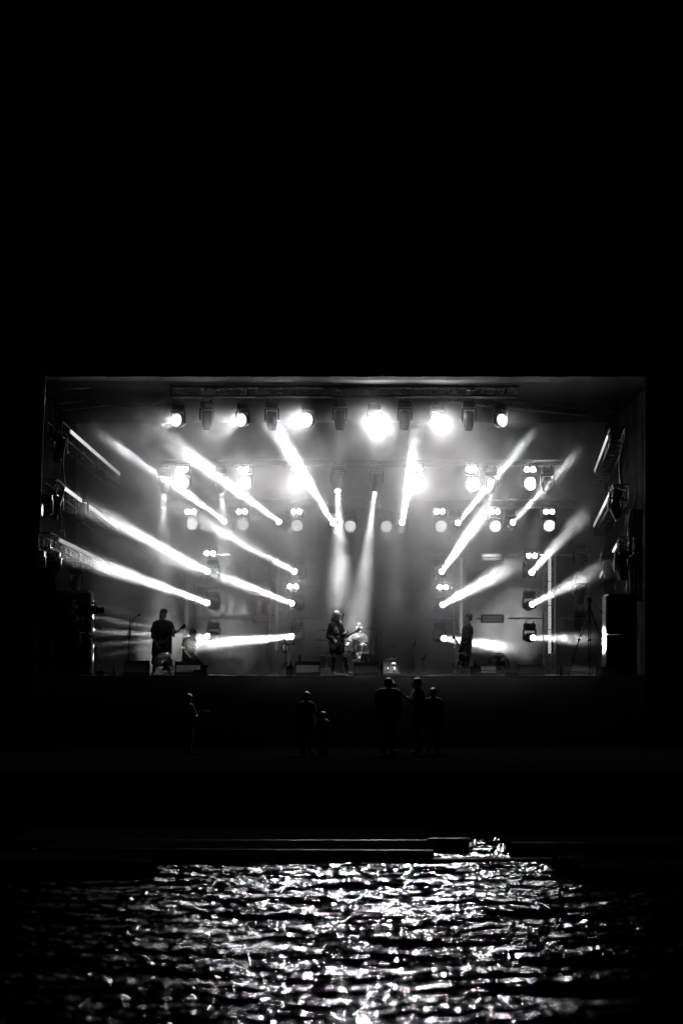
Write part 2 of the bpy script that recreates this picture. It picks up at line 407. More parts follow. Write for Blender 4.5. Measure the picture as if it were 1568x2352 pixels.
for i, px in enumerate((495, 783, 1080)):
    a = at(px, 905, T1); t = thing('chain_hoist', 'black chain hoist over the front truss, %s' % ('left of the three', 'middle one', 'right of the three')[i], 'hoist', a, 'chain hoists lifting the front truss')
    MB().rbox((-.13, -.1, .1), (.13, .1, .5), .03).build('motor', BLACK, t)
    MB().cone((0,0,.48), (0,0,.8), .015).cone((.03,0,-.05), (.03,0,.1), .02).build('chain', ALUD, t)
# ------------------------------------------------------------ lighting fixtures
def protos():
    P = {}
    P['base'] = MB().rbox((-.19,-.12,-.17),(.19,.12,0),.03).box((-.13,-.03,0),(-.09,.03,.07)).box((.09,-.03,0),(.13,.03,.07)).mesh('base')
    yk = MB().rbox((-.215,-.05,-.23),(.215,.05,-.17),.02)
    for s in (-1,1): yk.prism([(s*.215,-.18),(s*.165,-.18),(s*.165,-.50),(s*.18,-.56),(s*.215,-.52)] if s > 0 else [(s*.215,-.18),(s*.215,-.52),(s*.18,-.56),(s*.165,-.50),(s*.165,-.18)], -.07, .07)
    P['yoke'] = yk.mesh('yoke')
    P['beam_head'] = MB().lathe([(0,.2),(.10,.2),(.145,.15),(.155,.0),(.15,-.18),(.115,-.34),(.11,-.36),(.085,-.36),(.085,-.33),(0,-.33)], 20).mesh('head')
    P['beam_lens'] = MB().disc((0,0,-.345), .083, (0,0,-1), 20).mesh('lens')
    P['wash_head'] = MB().lathe([(0,.22),(.12,.2),(.17,.12),(.2,.0),(.205,-.08),(.2,-.1),(.182,-.1),(.182,-.07),(0,-.07)], 28).mesh('head')
    P['wash_rim'] = MB().lathe([(.20,-.085),(.213,-.095),(.207,-.108),(.19,-.103)], 28).mesh('bezel')
    d = MB()
    for ring, cnt in ((0,1),(.055,6),(.108,12),(.158,18)):
        for k in range(cnt):
            a = 2*PI*k/cnt+ring; d.disc((ring*math.cos(a), ring*math.sin(a), -.078), .018, (0,0,-1), 10)
    P['wash_leds'] = d.mesh('led_array')
    b = MB().rbox((-.2,.0,-.09),(.2,.09,.09),.02)
    for s in (-1,1): b.lathe([(.088,-.03),(.095,.0),(.095,.03),(.07,.03),(.06,.0)], 20, Matrix.Translation((s*.095,-.01,0)) @ Matrix.Rotation(PI/2,4,'X'))
    P['blinder_body'] = b.mesh('housing')
    P['blinder_lamp'] = MB().disc((0,-.03,0), .066, (0,-1,0), 18).mesh('lamp')
    P['blinder_bracket'] = MB().box((-.22,.03,-.02),(-.2,.06,.2)).box((.2,.03,-.02),(.22,.06,.2)).box((-.22,.03,.18),(.22,.06,.2)).mesh('bracket')
    return P
P = protos()
def put(key, name, m, parent, loc=(0,0,0), rot=(0,0,0)):
    me = P[key]
    if not me.materials: me.materials.append(m)
    o = link(name, me, parent, loc, rot)
    if me.materials[0] != m: o.material_slots[0].link = 'OBJECT'; o.material_slots[0].material = m
    return o
def lamp(parent, loc, d, power, ang, rad, blend=.5):
    l = bpy.data.lights.new('lamp', 'AREA'); l.shape = 'DISK'; l.size = rad*2; l.spread = math.radians(ang)
    om = 2*PI*(1-math.cos(math.radians(ang/2)))*.5                # power is given as if it shone all round
    l.energy = power*om/(4*PI)
    return link('lamp', l, parent, loc, aim(d))
def beam_fixture(lens, target, lab, group, on=1, ang=3.0, name='beam_light', upside=False, rays=None, rad=.07, blend=.7):
    lens, target = Vector(lens), Vector(target); d = (target-lens).normalized()
    pivot = lens-d*.345; root = pivot+Vector((0,0,.45))
    t = thing(name, lab, 'stage light', root, group)
    put('base','base',BLACK,t); put('yoke','yoke',BLACK,t)
    h = put('beam_head','head',BLACK,t,(0,0,-.45),aim(d))
    put('beam_lens','lens',LENS_ON if on else LENS_OFF,h)
    if on:
        for (dd, k, a) in (rays or [(d, on, ang)]):
            lamp(t, Vector((0,0,-.45))+d*.352, dd, BEAM*k*(a/3.0)**0, a, rad, blend)
    return t
def wash_fixture(face, d, lab, group, on=1, leds=None, ang=60, rad=.14):
    face = Vector(face); d = Vector(d).normalized(); pivot = face-d*.1; root = pivot+Vector((0,0,.45))
    t = thing('wash_light', lab, 'stage light', root, group)
    put('base','base',BLACK,t); put('yoke','yoke',BLACK,t)
    h = put('wash_head','head',BLACK,t,(0,0,-.45),aim(d)); put('wash_rim','bezel',ALU,h)
    put('wash_leds','led_array',leds or (LED_HOT if on else LED_OFF),h)
    if on: lamp(t, Vector((0,0,-.45))+d*.115, d, WASHP*on, ang, rad, .8)
    return t
def blinder(c, lab, group, k=1):
    t = thing('blinder_light', lab, 'stage light', c, group)
    put('blinder_body','housing',BLACK,t); put('blinder_bracket','bracket',BLACK,t)
    for s in (-1,1): put('blinder_lamp','lamp',BLIND_ON,t,(s*.095,0,0))
    lamp(t, (0,-.055,0), (0,-1,-.06), WASHP*.22*k, 110, .08, .8)
    return t
G1, G2, G3 = 'lights hung from the front truss', 'lights hung from the middle truss', 'lights hung from the rear truss'
D = Vector
# front row washes: throw outward, over the audience
def todir(px, py, Y, ex, ey, Ye): return at(ex, ey, Ye)-at(px, py, Y)
for i, (px, d, k) in enumerate(((405,(-1.0,-1.4,-.03),12),(553,(-1.0,-1.5,-.05),24),(703,(-.8,-1.6,-.05),22),(860,(.06,-1,-.06),24),(1005,(.15,-1,.0),17),(1153,(.9,-1.4,.2),8))):
    wash_fixture(at(px, 965, T1-.1), d, 'large round LED wash on the front truss, %s of six from the left' % ORD[i], G1, k, LED_MID if i in (0,1,5) else None, ang=(70,80,90,140,140,70)[i])
for i, (px, t2, k) in enumerate(((479,at(468,1500,63),.004),(625,at(640,1500,64),.0),(780,at(775,1440,62.6),.02),(928,at(903,1530,62.5),.05),(1075,at(1062,1440,64.2),.006))):
    beam_fixture(at(px+(0 if i else -4), 987, T1-.1), t2, 'black moving head pointing down from the front truss, %s of five from the left' % ORD[i], G1, k, ang=9)
# middle row
for i, (px, py, d, k, leds) in enumerate(((421,1109,(-.55,-1.3,.0),1.7,LED_MID),(562,1110,(-.35,-1.4,-.08),1.4,None),(685,1113,(-.12,-1,-.08),3.4,None),(778,1100,(0,-1,0),0,LED_OFF),(955,1113,(.14,-1,-.08),3.4,None),(1086,1113,(.02,-1,-.08),3.6,None),(1217.5,1111,(.45,-1.4,-.1),1.6,None))):
    wash_fixture(at(px, py, T2-.1), d, 'round LED wash under the middle truss, %s of seven from the left%s' % (ORD[i], ', unlit' if not k else ''), G2, k*.9, leds, ang=100)
for i, px in enumerate((419, 559, 683, 956, 1082, 1216)):
    blinder(at(px, 1078.5, T2-.2), 'twin-lamp blinder on the middle truss, %s of six from the left' % ORD[i], G2, 1.6)
for i, (px, tx, ty, k, a) in enumerate(((377,372,1440,.16,14),(508,530,1420,.11,17),(775,786,1430,.12,14),(861,818,1450,.22,13),(1126,1120,1440,.035,18),(1253,1190,1400,.03,20))):
    beam_fixture(at(px, 1127, T2), at(tx, ty, (71,71,63,66.8,71,71)[i]), 'moving head under the middle truss aiming down, %s of six from the left' % ORD[i], G2, k, ang=a, rad=.06)
# rear row
for i, (px, py) in enumerate(((440.7,1204),(557,1205),(681.6,1208),(803.7,1209),(887.4,1209),(1012.6,1209),(1137,1209),(1261,1208))):
    dx = (-.9,-.5,-.4,-.05,0,.15,.25,.4)[i]
    wash_fixture(at(px, py, T3-.1), (dx*.3,-1,-.35), 'round LED wash with visible diodes on the rear truss, %s of eight from the left' % ORD[i], G3, (1.6,1.2,1.3,.3,.7,.9,.3,.35)[i], LED_DIM, ang=44)
for i, px in enumerate((438, 556, 681, 1008.7, 1135, 1260)):
    blinder(at(px, 1175.5, T3-.2), 'twin-lamp blinder on the rear truss, %s of six from the left' % ORD[i], G3, .35)
YE = 61.2
for i, (a, b) in enumerate((((516,1198),(200,962)),((641,1199),(370,995)),((765,1202),(605,940)),((923,1201),(970,945)),((1051,1201),(1218,1000)),((1177,1200),(1325,1040)))):
    beam_fixture(at(*a, T3-.4), at(*b, YE), 'moving head on the rear truss throwing a white beam, %s of six from the left' % ORD[i], G3, (1.1,1.1,1.2,1.6,3.6,3.6)[i], ang=5.6 if i < 4 else 2.6)
# ------------------------------------------------------------ floor towers
TY = 68.0
SIDES = ('outer left tower', 'inner left tower', 'inner right tower', 'outer right tower')
def tower(i, x0, x1, strip, ys, ye, sm, lean, armdir, arms):
    Y = TY; base = at((x0+x1)/2, 1549.6, Y); wd = (x1-x0)*Y/FPX
    t = thing('light_tower', 'slim upright truss tower with pixel strip, the %s' % SIDES[i], 'light tower', (base.x, Y, FLOOR), 'light towers standing at the back of the stage')
    top = at(0, 1280, Y).z-FLOOR
    truss_mb(Vector((0,0,.02)), Vector((lean,0,top)), w=wd*.9, h=wd*.9, r=.022, upv=Vector((0,1,0))).build('lattice', ALU, t)
    MB().box((-wd*.7,-wd*.7,0),(wd*.7,wd*.7,.02)).build('base_plate', ALUD, t)
    s = MB(); xs = (strip-(x0+x1)/2)*Y/FPX
    z0 = at(0, ye, Y).z-FLOOR; z1 = at(0, ys, Y).z-FLOOR; n = 4
    M = Matrix.Translation((0,0,0))
    hs = (z1-z0)/n
    led = MB(); fr = MB()
    for k in range(n):
        a = z0+k*hs; xo = xs+lean*a/top
        led.box((xo-.045, -wd*.5-.07, a+.01), (xo+.045, -wd*.5-.05, a+hs-.01))
        m2 = 9
        for j in range(m2):
            zc = a+.01+(hs-.02)*(j+.5)/m2
            fr.lathe([(.033,0),(.038,.006),(.043,0)], 10, Matrix.Translation((xo,-wd*.5-.071,zc)) @ Matrix.Rotation(PI/2,4,'X'))
        fr.box((xo-.05, -wd*.5-.072, a-.008), (xo+.05, -wd*.5-.04, a+.008))
    fr.cone((xs, -wd*.5-.05, 0), (xs, -wd*.5-.05, z0), .012)
    led.build('pixel_strip', sm, t); fr.build('strip_frame', ALUD if sm is STRIPB else ALU, t)
    for sd, py in arms:
        ar = MB()
        z = at(0, py, Y).z-FLOOR; xx = sd*wd*.5; e = xx+sd*1.08
        ar.cone((xx+lean*z/top-sd*.05, 0, z), (e, 0, z), .024, .024, 8)
        for q_ in (.45, .85): ar.box((xx+sd*q_-.02, -.035, z-.09), (xx+sd*q_+.02, -.02, z+.03))
        ar.build('arm', ALU, t)
tower(0, 421, 448, 430, 1281, 1440, STRIPD, .06, 1, ((1,1275),(1,1347),(1,1420)))
tower(1, 614, 664, 634, 1281, 1495, STRIPD, .10, 1, ((1,1275),(1,1347),(1,1420)))
tower(2, 1041, 1071, 1057.5, 1281, 1455, STRIP, 0, -1, ((-1,1275),(-1,1347),(-1,1420)))
tower(3, 1246, 1275, 1259.5, 1281, 1502, STRIPB, 0, -1, ((-1,1275),(-1,1347),(-1,1420),(1,1275),(1,1347),(1,1420)))
GT = 'moving heads hung on the tower arms'
LV = ('upper', 'middle', 'lower')
TB = {0: (((477,1313),(165,1145)),((477,1385),(150,1268)),((477,1461),(205,1450))),
      1: (((677,1313),(395,1160)),((671,1386),(345,1262)),((671,1462),(425,1482))),
      2: (((1014,1313),(1128,1150)),((1016,1389),(1165,1305)),((1018,1466),(1200,1492))),
      3: (((1220,1315),(1332,1190)),((1221,1388),(1370,1312)),((1223,1465),(1390,1471)))}
for i in range(4):
    for j, (a, b) in enumerate(TB[i]):
        src = at(*a, TY-.25); tg = at(*b, (YE if j < 2 else 62.4) if (i, j) != (3, 2) else 61.3); rays = None
        if (i, j) == (0, 2):
            rays = []
            for (ex, ey, k, an) in ((205,1382,.05,1.3),(205,1416,.16,1.5),(200,1450,.45,1.6),(200,1484,.14,1.5),(205,1512,.07,1.6)):
                rays.append(((at(ex, ey, 62.4)-src).normalized(), k*2.6, an))
        beam_fixture(src, tg, 'lit moving head on the %s, %s arm' % (SIDES[i], LV[j]), GT, (1, 1, 1, 1.1)[i]*(.55 if (i, j) == (1, 0) else 1.6 if j == 2 else 1), ang=5.4, rays=rays, rad=.055 if rays else .085)
for j, py in enumerate((1310, 1385, 1460)):
    p = at(1330, py, TY); beam_fixture(p, p+Vector((0,.3,-1)), 'dark unlit moving head on the right arm of the outer right tower, %s one' % LV[j], GT, 0)
for i, (px, py, k) in enumerate(((482,1271,.5),(672.5,1347,.4),(1016,1349,1.5),(1220,1276.5,.5))):
    blinder(at(px, py, TY-.35), 'twin-lamp blinder on the %s' % SIDES[i], 'blinders on the light towers', k)
for i, (px, py) in enumerate(((605,1420),(1130,1280),(1130,1421))):
    p = at(px, py, TY); t = thing('strobe_panel', 'flat dim strobe panel beside the %s' % ('inner left tower', 'inner right tower, upper of two', 'inner right tower, lower of two')[i], 'strobe light', p, 'strobe panels')
    MB().rbox((-.36,0,-.13),(.36,.1,.13),.01).build('housing', ALUD, t)
    for z in (-.05,.05): MB().box((-.3,-.012,z-.035),(.3,-.002,z+.035)).build('tube', mat('faint strobe', .15, .4, emit=.05), t)
    MB().box((-.5 if i else .3, .03, -.02), (-.3 if i else .5, .07, .02)).build('bracket', ALUD, t)
# ------------------------------------------------------------ side bars: tilted trusses with LED tiles and moving heads
def side_bar(a, b, Ya, Yb, tiles, lab, m, off, side, i):
    p, q = at(*a, Ya), at(*b, Yb)
    t = thing('side_truss', lab, 'side truss', p, 'trusses with LED tiles along the stage sides')
    truss_mb(Vector((0,0,0)), q-p, w=.42, h=.42, r=.026, step=.4).build('lattice', BTRUSS, t)
    d = (q-p); L = d.length; d.normalize(); s = d.cross(Vector((0,0,1))).normalized(); inn = s if side < 0 else -s
    up = s.cross(d).normalized()
    z = off
    R = Matrix((inn, d, up)).transposed().to_4x4()
    for k in range(tiles):
        y0 = L*(.12+.86*k/tiles); y1 = L*(.12+.86*(k+1)/tiles)-.05
        lm = MB().box((.225, y0, z-.05), (.245, y1, z+.05), R); lm.build('led_tile', m if (side < 0 or k < 3) else BAR_DIM, t)
    MB().box((.20, L*.10, z-.06), (.222, L*.99, z+.1), R).build('tile_rail', ALUD, t)
    for e in (0, .35): MB().cone(d*(L*e), d*(L*e)+Vector((.25*side, .1, 1.6)), .008).build('suspension_wire', ALUD, t)
for i, (a, b, Ya, Yb) in enumerate((((126,985),(262,1100),60.9,71),((112,1118),(258,1222),60.9,71),((98,1240),(250,1312),60.9,71))):
    side_bar(a, b, Ya, Yb, 5, 'left side truss with lit LED tiles, %s of three' % ('highest','middle','lowest')[i], (BAR_LIT, BAR_LIT, STRIP)[i], .12, -1, i)
for i, (a, b, Ya, Yb) in enumerate((((1418,1000),(1380,1092),61,71),((1425,1130),(1378,1218),61,71),((1440,1250),(1392,1335),61,71))):
    side_bar(a, b, Ya, Yb, 5, 'right side truss with lit LED tiles, %s of three' % ('highest','middle','lowest')[i], BAR_LIT, .12, 1, i)
GS = 'dark moving heads under the side trusses'
for i, (px, py, Y) in enumerate(((132,1058,61.3),(123,1190,61.3),(118,1330,61.3),(182,1195,64.5),(171,1362,63.5))):
    p = at(px, py, Y); beam_fixture(p, p+Vector((-.2,-.3,-1)), 'dark moving head hanging at the left stage side, %s' % ('top one near the mast','second one near the mast','lowest one near the mast','inner one under the middle truss','inner one above the camera tripod')[i], GS, 0)
for i, (px, py, Y) in enumerate(((1418,1190,62),(1432,1330,61.6),(1400,1330,63.5))):
    p = at(px, py, Y); beam_fixture(p, p+Vector((.2,-.2,-1)), 'dark moving head hanging at the right stage side, %s' % ('top one','one above the tall speaker','inner one below the lowest truss')[i], GS, 0)
# round wash lights glimpsed at the far left edge
for i, (px, py) in enumerate(((97, 1172), (80, 1302))):
    p = at(px, py, 60.6); wash_fixture(p, (-1, -.35, 0), 'round wash light seen almost edge-on at the left mast, %s one' % ('upper','lower')[i], 'edge-on wash lights by the left mast', .05, LED_DIM)
# ------------------------------------------------------------ haze (stage smoke)
def haze():
    m = bpy.data.materials.new('stage smoke'); m.use_nodes = True; n = m.node_tree; n.nodes.clear()
    out = n.nodes.new('ShaderNodeOutputMaterial'); pv = n.nodes.new('ShaderNodeVolumePrincipled')
    pv.inputs['Anisotropy'].default_value = .25; pv.inputs['Color'].default_value = (.92,.92,.92,1)
    n.links.new(pv.outputs[0], out.inputs['Volume'])
    tc = n.nodes.new('ShaderNodeTexCoord'); sep = n.nodes.new('ShaderNodeSeparateXYZ'); n.links.new(tc.outputs['Object'], sep.inputs[0])
    def ramp(src, a, b, c, d):
        r = n.nodes.new('ShaderNodeMapRange'); r.interpolation_type = 'SMOOTHSTEP'; n.links.new(src, r.inputs[0])
        for i, x in enumerate((a,b,c,d)): r.inputs[i+1].default_value = x
        return r.outputs[0]
    def mul(a, b):
        k = n.nodes.new('ShaderNodeMath'); k.operation = 'MULTIPLY'; n.links.new(a, k.inputs[0])
        if isinstance(b, float): k.inputs[1].default_value = b
        else: n.links.new(b, k.inputs[1])
        return k.outputs[0]
    no = n.nodes.new('ShaderNodeTexNoise'); no.inputs['Scale'].default_value = .75; no.inputs['Detail'].default_value = 5; no.inputs['Roughness'].default_value = .6
    no.inputs['Distortion'].default_value = .8; n.links.new(tc.outputs['Object'], no.inputs[0])
    dens = ramp(no.outputs[0], .38, .62, .15, 1.8)
    def add(a, b):
        k = n.nodes.new('ShaderNodeMath'); k.operation = 'ADD'; n.links.new(a, k.inputs[0]); n.links.new(b, k.inputs[1]); return k.outputs[0]
    # thins out towards the open front, further back near the deck and under the roof
    yy = add(add(sep.outputs[1], ramp(sep.outputs[2], 2.2, 5.2, -2.2, 0)), ramp(sep.outputs[2], 5.0, 9.6, 0, -.6))
    dens = mul(dens, ramp(yy, 60.7, 62.2, 0, 1))
    dens = mul(dens, ramp(sep.outputs[2], 8.6, 9.9, 1.1, .04))      # and under the roof
    dens = mul(dens, ramp(sep.outputs[2], 2.1, 4.2, .5, 1))      # clearer air near the deck
    dens = mul(dens, ramp(sep.outputs[0], -8.3, -6.3, .12, 1))
    dens = mul(dens, ramp(sep.outputs[0], 0.0, 7.0, 1.25, .08))      # and at the right wing
    skirt_glow = mul(mul(ramp(sep.outputs[1], 58.4, 59.6, 0, 1), ramp(sep.outputs[1], 59.9, 60.4, 1, 0)), mul(ramp(sep.outputs[2], .8, 1.9, 0, 1), ramp(sep.outputs[2], 1.8, 2.2, 1, 0)))
    skirt_glow = mul(mul(skirt_glow, ramp(sep.outputs[0], -6.5, 1, .15, 1)), ramp(sep.outputs[0], 2.5, 7, 1, .1))
    skirt_glow = mul(mul(skirt_glow, ramp(no.outputs[0], .3, .7, .6, 1.2)), 1.3)   # smoke added before the skirt to give it a grey glow
    n.links.new(mul(add(dens, skirt_glow), HAZE), pv.inputs['Density'])
    tag(MB().box((-9.75, 58.3, .03), (9.75, 73.4, zr-.03)).build('haze', m), kind='stuff')
haze()
#@@OBJECTS
# ------------------------------------------------------------ people
def Z(ox, oy, k=.21684):
    return lambda x, y, Y: at((ox+x*k)/1.63265, (oy+y*k)/1.63265, Y)
zA, zB, zC, zD = Z(480, 2240), Z(1040, 2240), Z(1340, 2240), Z(1640, 2240)
zL = Z(60, 1960, .40816); zR = Z(1800, 1960, .40816); zQ = Z(600, 2500, .7653)
def basis(fwd, up=(0,0,1)):
    f = Vector(fwd).normalized(); r = f.cross(Vector(up)).normalized(); u = r.cross(f)
    return Matrix((r, f, u)).transposed()          # local x right, y forward, z up
def head_mb(mb, c, fwd, up=(0,0,1), k=1.0):
    R = basis(fwd, up); c = Vector(c)
    def P(x, y, z): return c+R @ (Vector((x, y, z))*k)
    mb.ball(P(0,-.005,.03), .094*k, (.82,1.0,.98), 16, R=R); mb.ball(P(0,.025,-.045), .07*k, (.82,.92,1.05), 14, R=R)
    mb.ball(P(0,.055,-.088), .028*k, (1.1,.9,.8), 10, R=R)                       # chin
    mb.cone(P(0,.088,.02), P(0,.108,-.022), .008*k, .014*k, 8); mb.ball(P(0,.105,-.024), .015*k, n=8)      # nose
    for s in (-1,1):
        mb.ball(P(s*.03,.08,.03), .017*k, (1.2,.6,.5), 8, R=R)                  # brow
        mb.ball(P(s*.079,-.005,-.01), .026*k, (.3,.7,1.1), 8, R=R)              # ear
    mb.ball(P(0,.088,-.054), .017*k, (1.3,.6,.35), 8, R=R); mb.ball(P(0,.087,-.064), .015*k, (1.2,.6,.4), 8, R=R)  # lips
def hand_mb(mb, w, d, n, curl=.6, thumb=1):
    """palm, four bent fingers of different length and a thumb; d points to the knuckles, n out of the back of the hand"""
    w, d, n = Vector(w), Vector(d).normalized(), Vector(n).normalized(); n = (n-d*n.dot(d)).normalized(); s = d.cross(n)
    for i in range(4): mb.cap(w+s*(i-1.5)*.012, w+d*.085+s*(i-1.5)*.023, .014, .0115, 8)
    for i, L in enumerate((.072,.08,.074,.058)):
        b = w+d*.09+s*(i-1.5)*.0235; c = curl*(1+.12*i); q = b
        for k, l in enumerate((.46,.3,.24)):
            a = c*(k+1)*.75; e = q+(d*math.cos(a)-n*math.sin(a))*L*l*1.1; mb.cap(q, e, .0095-.001*k, .009-.001*k, 8); q = e
    t0 = w+d*.025-s*.03*thumb; t1 = t0+(d*.6-s*.7*thumb-n*.35).normalized()*.04; t2 = t1+(d*.85-s*.2*thumb-n*.5).normalized()*.035
    mb.cap(t0, t1, .014, .011, 8); mb.cap(t1, t2, .011, .009, 8)
def person(name_label, base, J, look, skin=SKIN, voxel=.011, k=1.0, hands=None, shoe=LEATHER, group=None, build=1.0, bare=True):
    """J: joints in world space. The body is one fused skin; returns (thing, origin)"""
    o = Vector(base); t = thing('person', name_label, 'person', o, group); k *= 1.1
    L = {a: Vector(b)-o for a, b in J.items()}; mb = MB(); b = build
    head_mb(mb, L['head'], look, k=k)
    mb.cap(L['neck'], L['head']+Vector((0,0,-.06)), .062*b, .056*b, 12)
    mid = (L['shL']+L['shR'])/2
    mb.cap(L['neck']+Vector((0,0,-.02)), mid, .06*b, .08*b, 12)
    for s in ('L','R'):
        sh = L['sh'+s]; mb.cap(mid, sh, .085*b, .06*b, 12)
        mb.cap(sh, L['el'+s], .052*b, .042*b, 12); mb.cap(L['el'+s], L['wr'+s], .042*b, .027*b, 12)
        h = (hands or {}).get(s)
        d = (L['wr'+s]-L['el'+s]).normalized()
        if h: hand_mb(mb, L['wr'+s], h[0], h[1], h[2], h[3] if len(h) > 3 else 1)
        else: hand_mb(mb, L['wr'+s], d, (0,-1,0), .5, 1)
        hp = L['hip'+s]; mb.cap(hp, L['kn'+s], .088*b, .058*b, 12); mb.cap(L['kn'+s], L['an'+s], .058*b, .036*b, 12)
        mb.cap(L['kn'+s]+(L['an'+s]-L['kn'+s])*.28+Vector((0,.02,0)), L['kn'+s]+(L['an'+s]-L['kn'+s])*.32+Vector((0,.02,0)), .056*b, .05*b, 10)
        mb.cap(L['an'+s], L['toe'+s], .036, .03, 10)
    pel = (L['hipL']+L['hipR'])/2
    for f in (0, .125, .25, .375, .5, .625, .75, .875, 1):
        c = mid.lerp(pel, f); wv = (L['shR']-L['shL'])*(.30-.06*math.sin(PI*f)) if f < 1 else (L['hipR']-L['hipL'])*.5
        mb.cap(c-wv*.8, c+wv*.8, (.105, .105, .098, .1, .1)[int(f*4)]*b, n=12)
    body = remesh(mb, 'body', skin, t, voxel)
    for s in ('L','R'):                              # shoes
        sm = MB(); a, e = L['an'+s], L['toe'+s]; g_ = Vector((0,0,1))
        sm.cap(a+Vector((0,0,-.0)), e, .047, .04, 10); sm.cap(a-(e-a).normalized()*.03, e+(e-a).normalized()*.03, .045, .038, 10); sm.cap(a, a+g_*.04, .05, .048, 10)
        remesh(sm, 'shoe', shoe, t, .014)
    return t, o, L
def garment(mb, nm, m, t, voxel=.014): return remesh(mb, nm, m, t, voxel, 6)
def tshirt(t, L, m, nm='shirt', hem=.0, wide=1.0, sleeve=.75, long=False, bottom=None, flare=1.0):
    mb = MB(); mid = (L['shL']+L['shR'])/2; pel = (L['hipL']+L['hipR'])/2 if bottom is None else bottom
    ax = (L['shR']-L['shL']).normalized(); half = (L['shR']-L['shL']).length/2
    N = 16
    for i in range(N+1):
        f = i/N; c = mid.lerp(pel+Vector((0,0,-hem)), f); w_ = half*(.62+.12*f*flare)*wide; mb.cap(c-ax*w_, c+ax*w_, .135*wide*(.9 if f == 0 else 1), n=12)
    mb.cap(mid+Vector((0,0,.02)), L['neck'], .09, .062, 12)
    for s in ('L','R'):
        sh, el, wr = L['sh'+s], L['el'+s], L['wr'+s]
        mb.cap(mid, sh, .11*wide, .088*wide, 12)
        if long: mb.cap(sh, el, .085*wide, .08*wide, 12); mb.cone(el, el.lerp(wr, .88), .08*wide, .06, 12); mb.ball(el, .08*wide)
        else: mb.cone(sh, sh.lerp(el, sleeve), .088*wide, .1*wide, 12)
    return garment(mb, nm, m, t)
def shorts(t, L, m, nm='shorts', wide=1.0, to=.85, full=False, skirt=False):
    mb = MB(); pel = (L['hipL']+L['hipR'])/2; ax = (L['hipR']-L['hipL'])*.5
    mb.cap(pel-ax*.9+Vector((0,0,.03)), pel+ax*.9+Vector((0,0,.03)), .13*wide, n=12)
    for s in ('L','R'):
        hp, kn, an = L['hip'+s], L['kn'+s], L['an'+s]
        mb.ball(hp, .118*wide)
        if full: mb.cone(hp, kn, .115*wide, .082*wide, 12); mb.ball(kn, .082*wide); mb.cone(kn, kn.lerp(an, .93), .08*wide, .065*wide, 12)
        else: mb.cone(hp, hp.lerp(kn, to), .118*wide, .105*wide, 12)
    return garment(mb, nm, m, t)
def hairpiece(t, c, look, m, parts, nm='hair', up=(0,0,1)):
    R = basis(look, up); mb = MB()
    for (p, r, sc) in parts: mb.ball(Vector(c)+R @ Vector(p), r, sc, 14, R=R)
    return remesh(mb, nm, m, t, .012, 1)
SHORT = [((0,-.012,.062),.108,(.9,1.02,.9)),((0,-.06,.0),.078,(1.05,.75,1.0))]
def guitar(lab, body_c, head_e, face, mbody, mguard, kind='guitar', cat='guitar', L0=1.0):
    """body centre and headstock end in world space; face = direction the front of the guitar looks"""
    body_c, head_e = Vector(body_c), Vector(head_e); d = (head_e-body_c); L = d.length; d.normalize()
    f = Vector(face); f = (f-d*f.dot(d)).normalized(); s = d.cross(f)
    M = Matrix((d, -f, s)).transposed().to_4x4(); M.translation = body_c     # local x along neck, -y front, z side
    t = thing(kind, lab, cat); t.matrix_world = M
    out = [(-.20,.0),(-.19,.09),(-.13,.15),(-.05,.155),(.0,.115),(.05,.10),(.10,.125),(.155,.15),(.19,.135),(.185,.10),(.145,.06),(.12,.03),(.12,-.03),(.145,-.06),(.20,-.10),(.215,-.135),(.18,-.155),(.12,-.145),(.06,-.115),(0,-.12),(-.06,-.16),(-.14,-.155),(-.19,-.10)]
    MB().prism(out, -.022, .022).build('body', mbody, t)
    MB().prism([(-.05,-.02),(.11,-.02),(.12,-.05),(.17,-.115),(.12,-.125),(.04,-.095),(-.04,-.125),(-.09,-.07)], -.027, -.0225).build('pickguard', mguard, t)
    MB().box((.08,-.045,-.024),(L-.18,-.024,.024)).build('neck', mat('maple neck', .3, .35), t)
    nk = MB()
    for k in range(14): x = .14+(L-.34)*k/13; nk.box((x,-.0475,-.024),(x+.003,-.0452,.024))
    nk.build('fret', ALU, t)
    hs = MB().prism([(L-.18,-.026),(L-.14,-.042),(L,-.05),(L+.02,-.01),(L-.01,.036),(L-.14,.032),(L-.18,.026)], -.04, -.026).build('headstock', mbody, t)
    for k in range(6): MB().cone((L-.13+.022*k,-.034,.03),(L-.13+.022*k,-.034,.062),.0035).ball((L-.13+.022*k,-.034,.066),.011,(1,.5,1),8).build('tuning_peg', CHROME, hs)
    for x in (-.02,.06): MB().rbox((x-.018,-.032,-.04),(x+.018,-.0225,.04),.004).build('pickup', ALUD, t)
    MB().rbox((-.11,-.036,-.04),(-.08,-.0225,.04),.004).build('bridge', CHROME, t)
    st_ = MB()
    for k in range(6): z = -.0175+.007*k; st_.cone((-.095,-.05,z),(L-.16,-.052,z*.8),.0008,n=4)
    st_.build('strings', CHROME, t)
    return t
FL = FLOOR
def onfloor(v, z=.075): return Vector((v.x, v.y, FL+z))
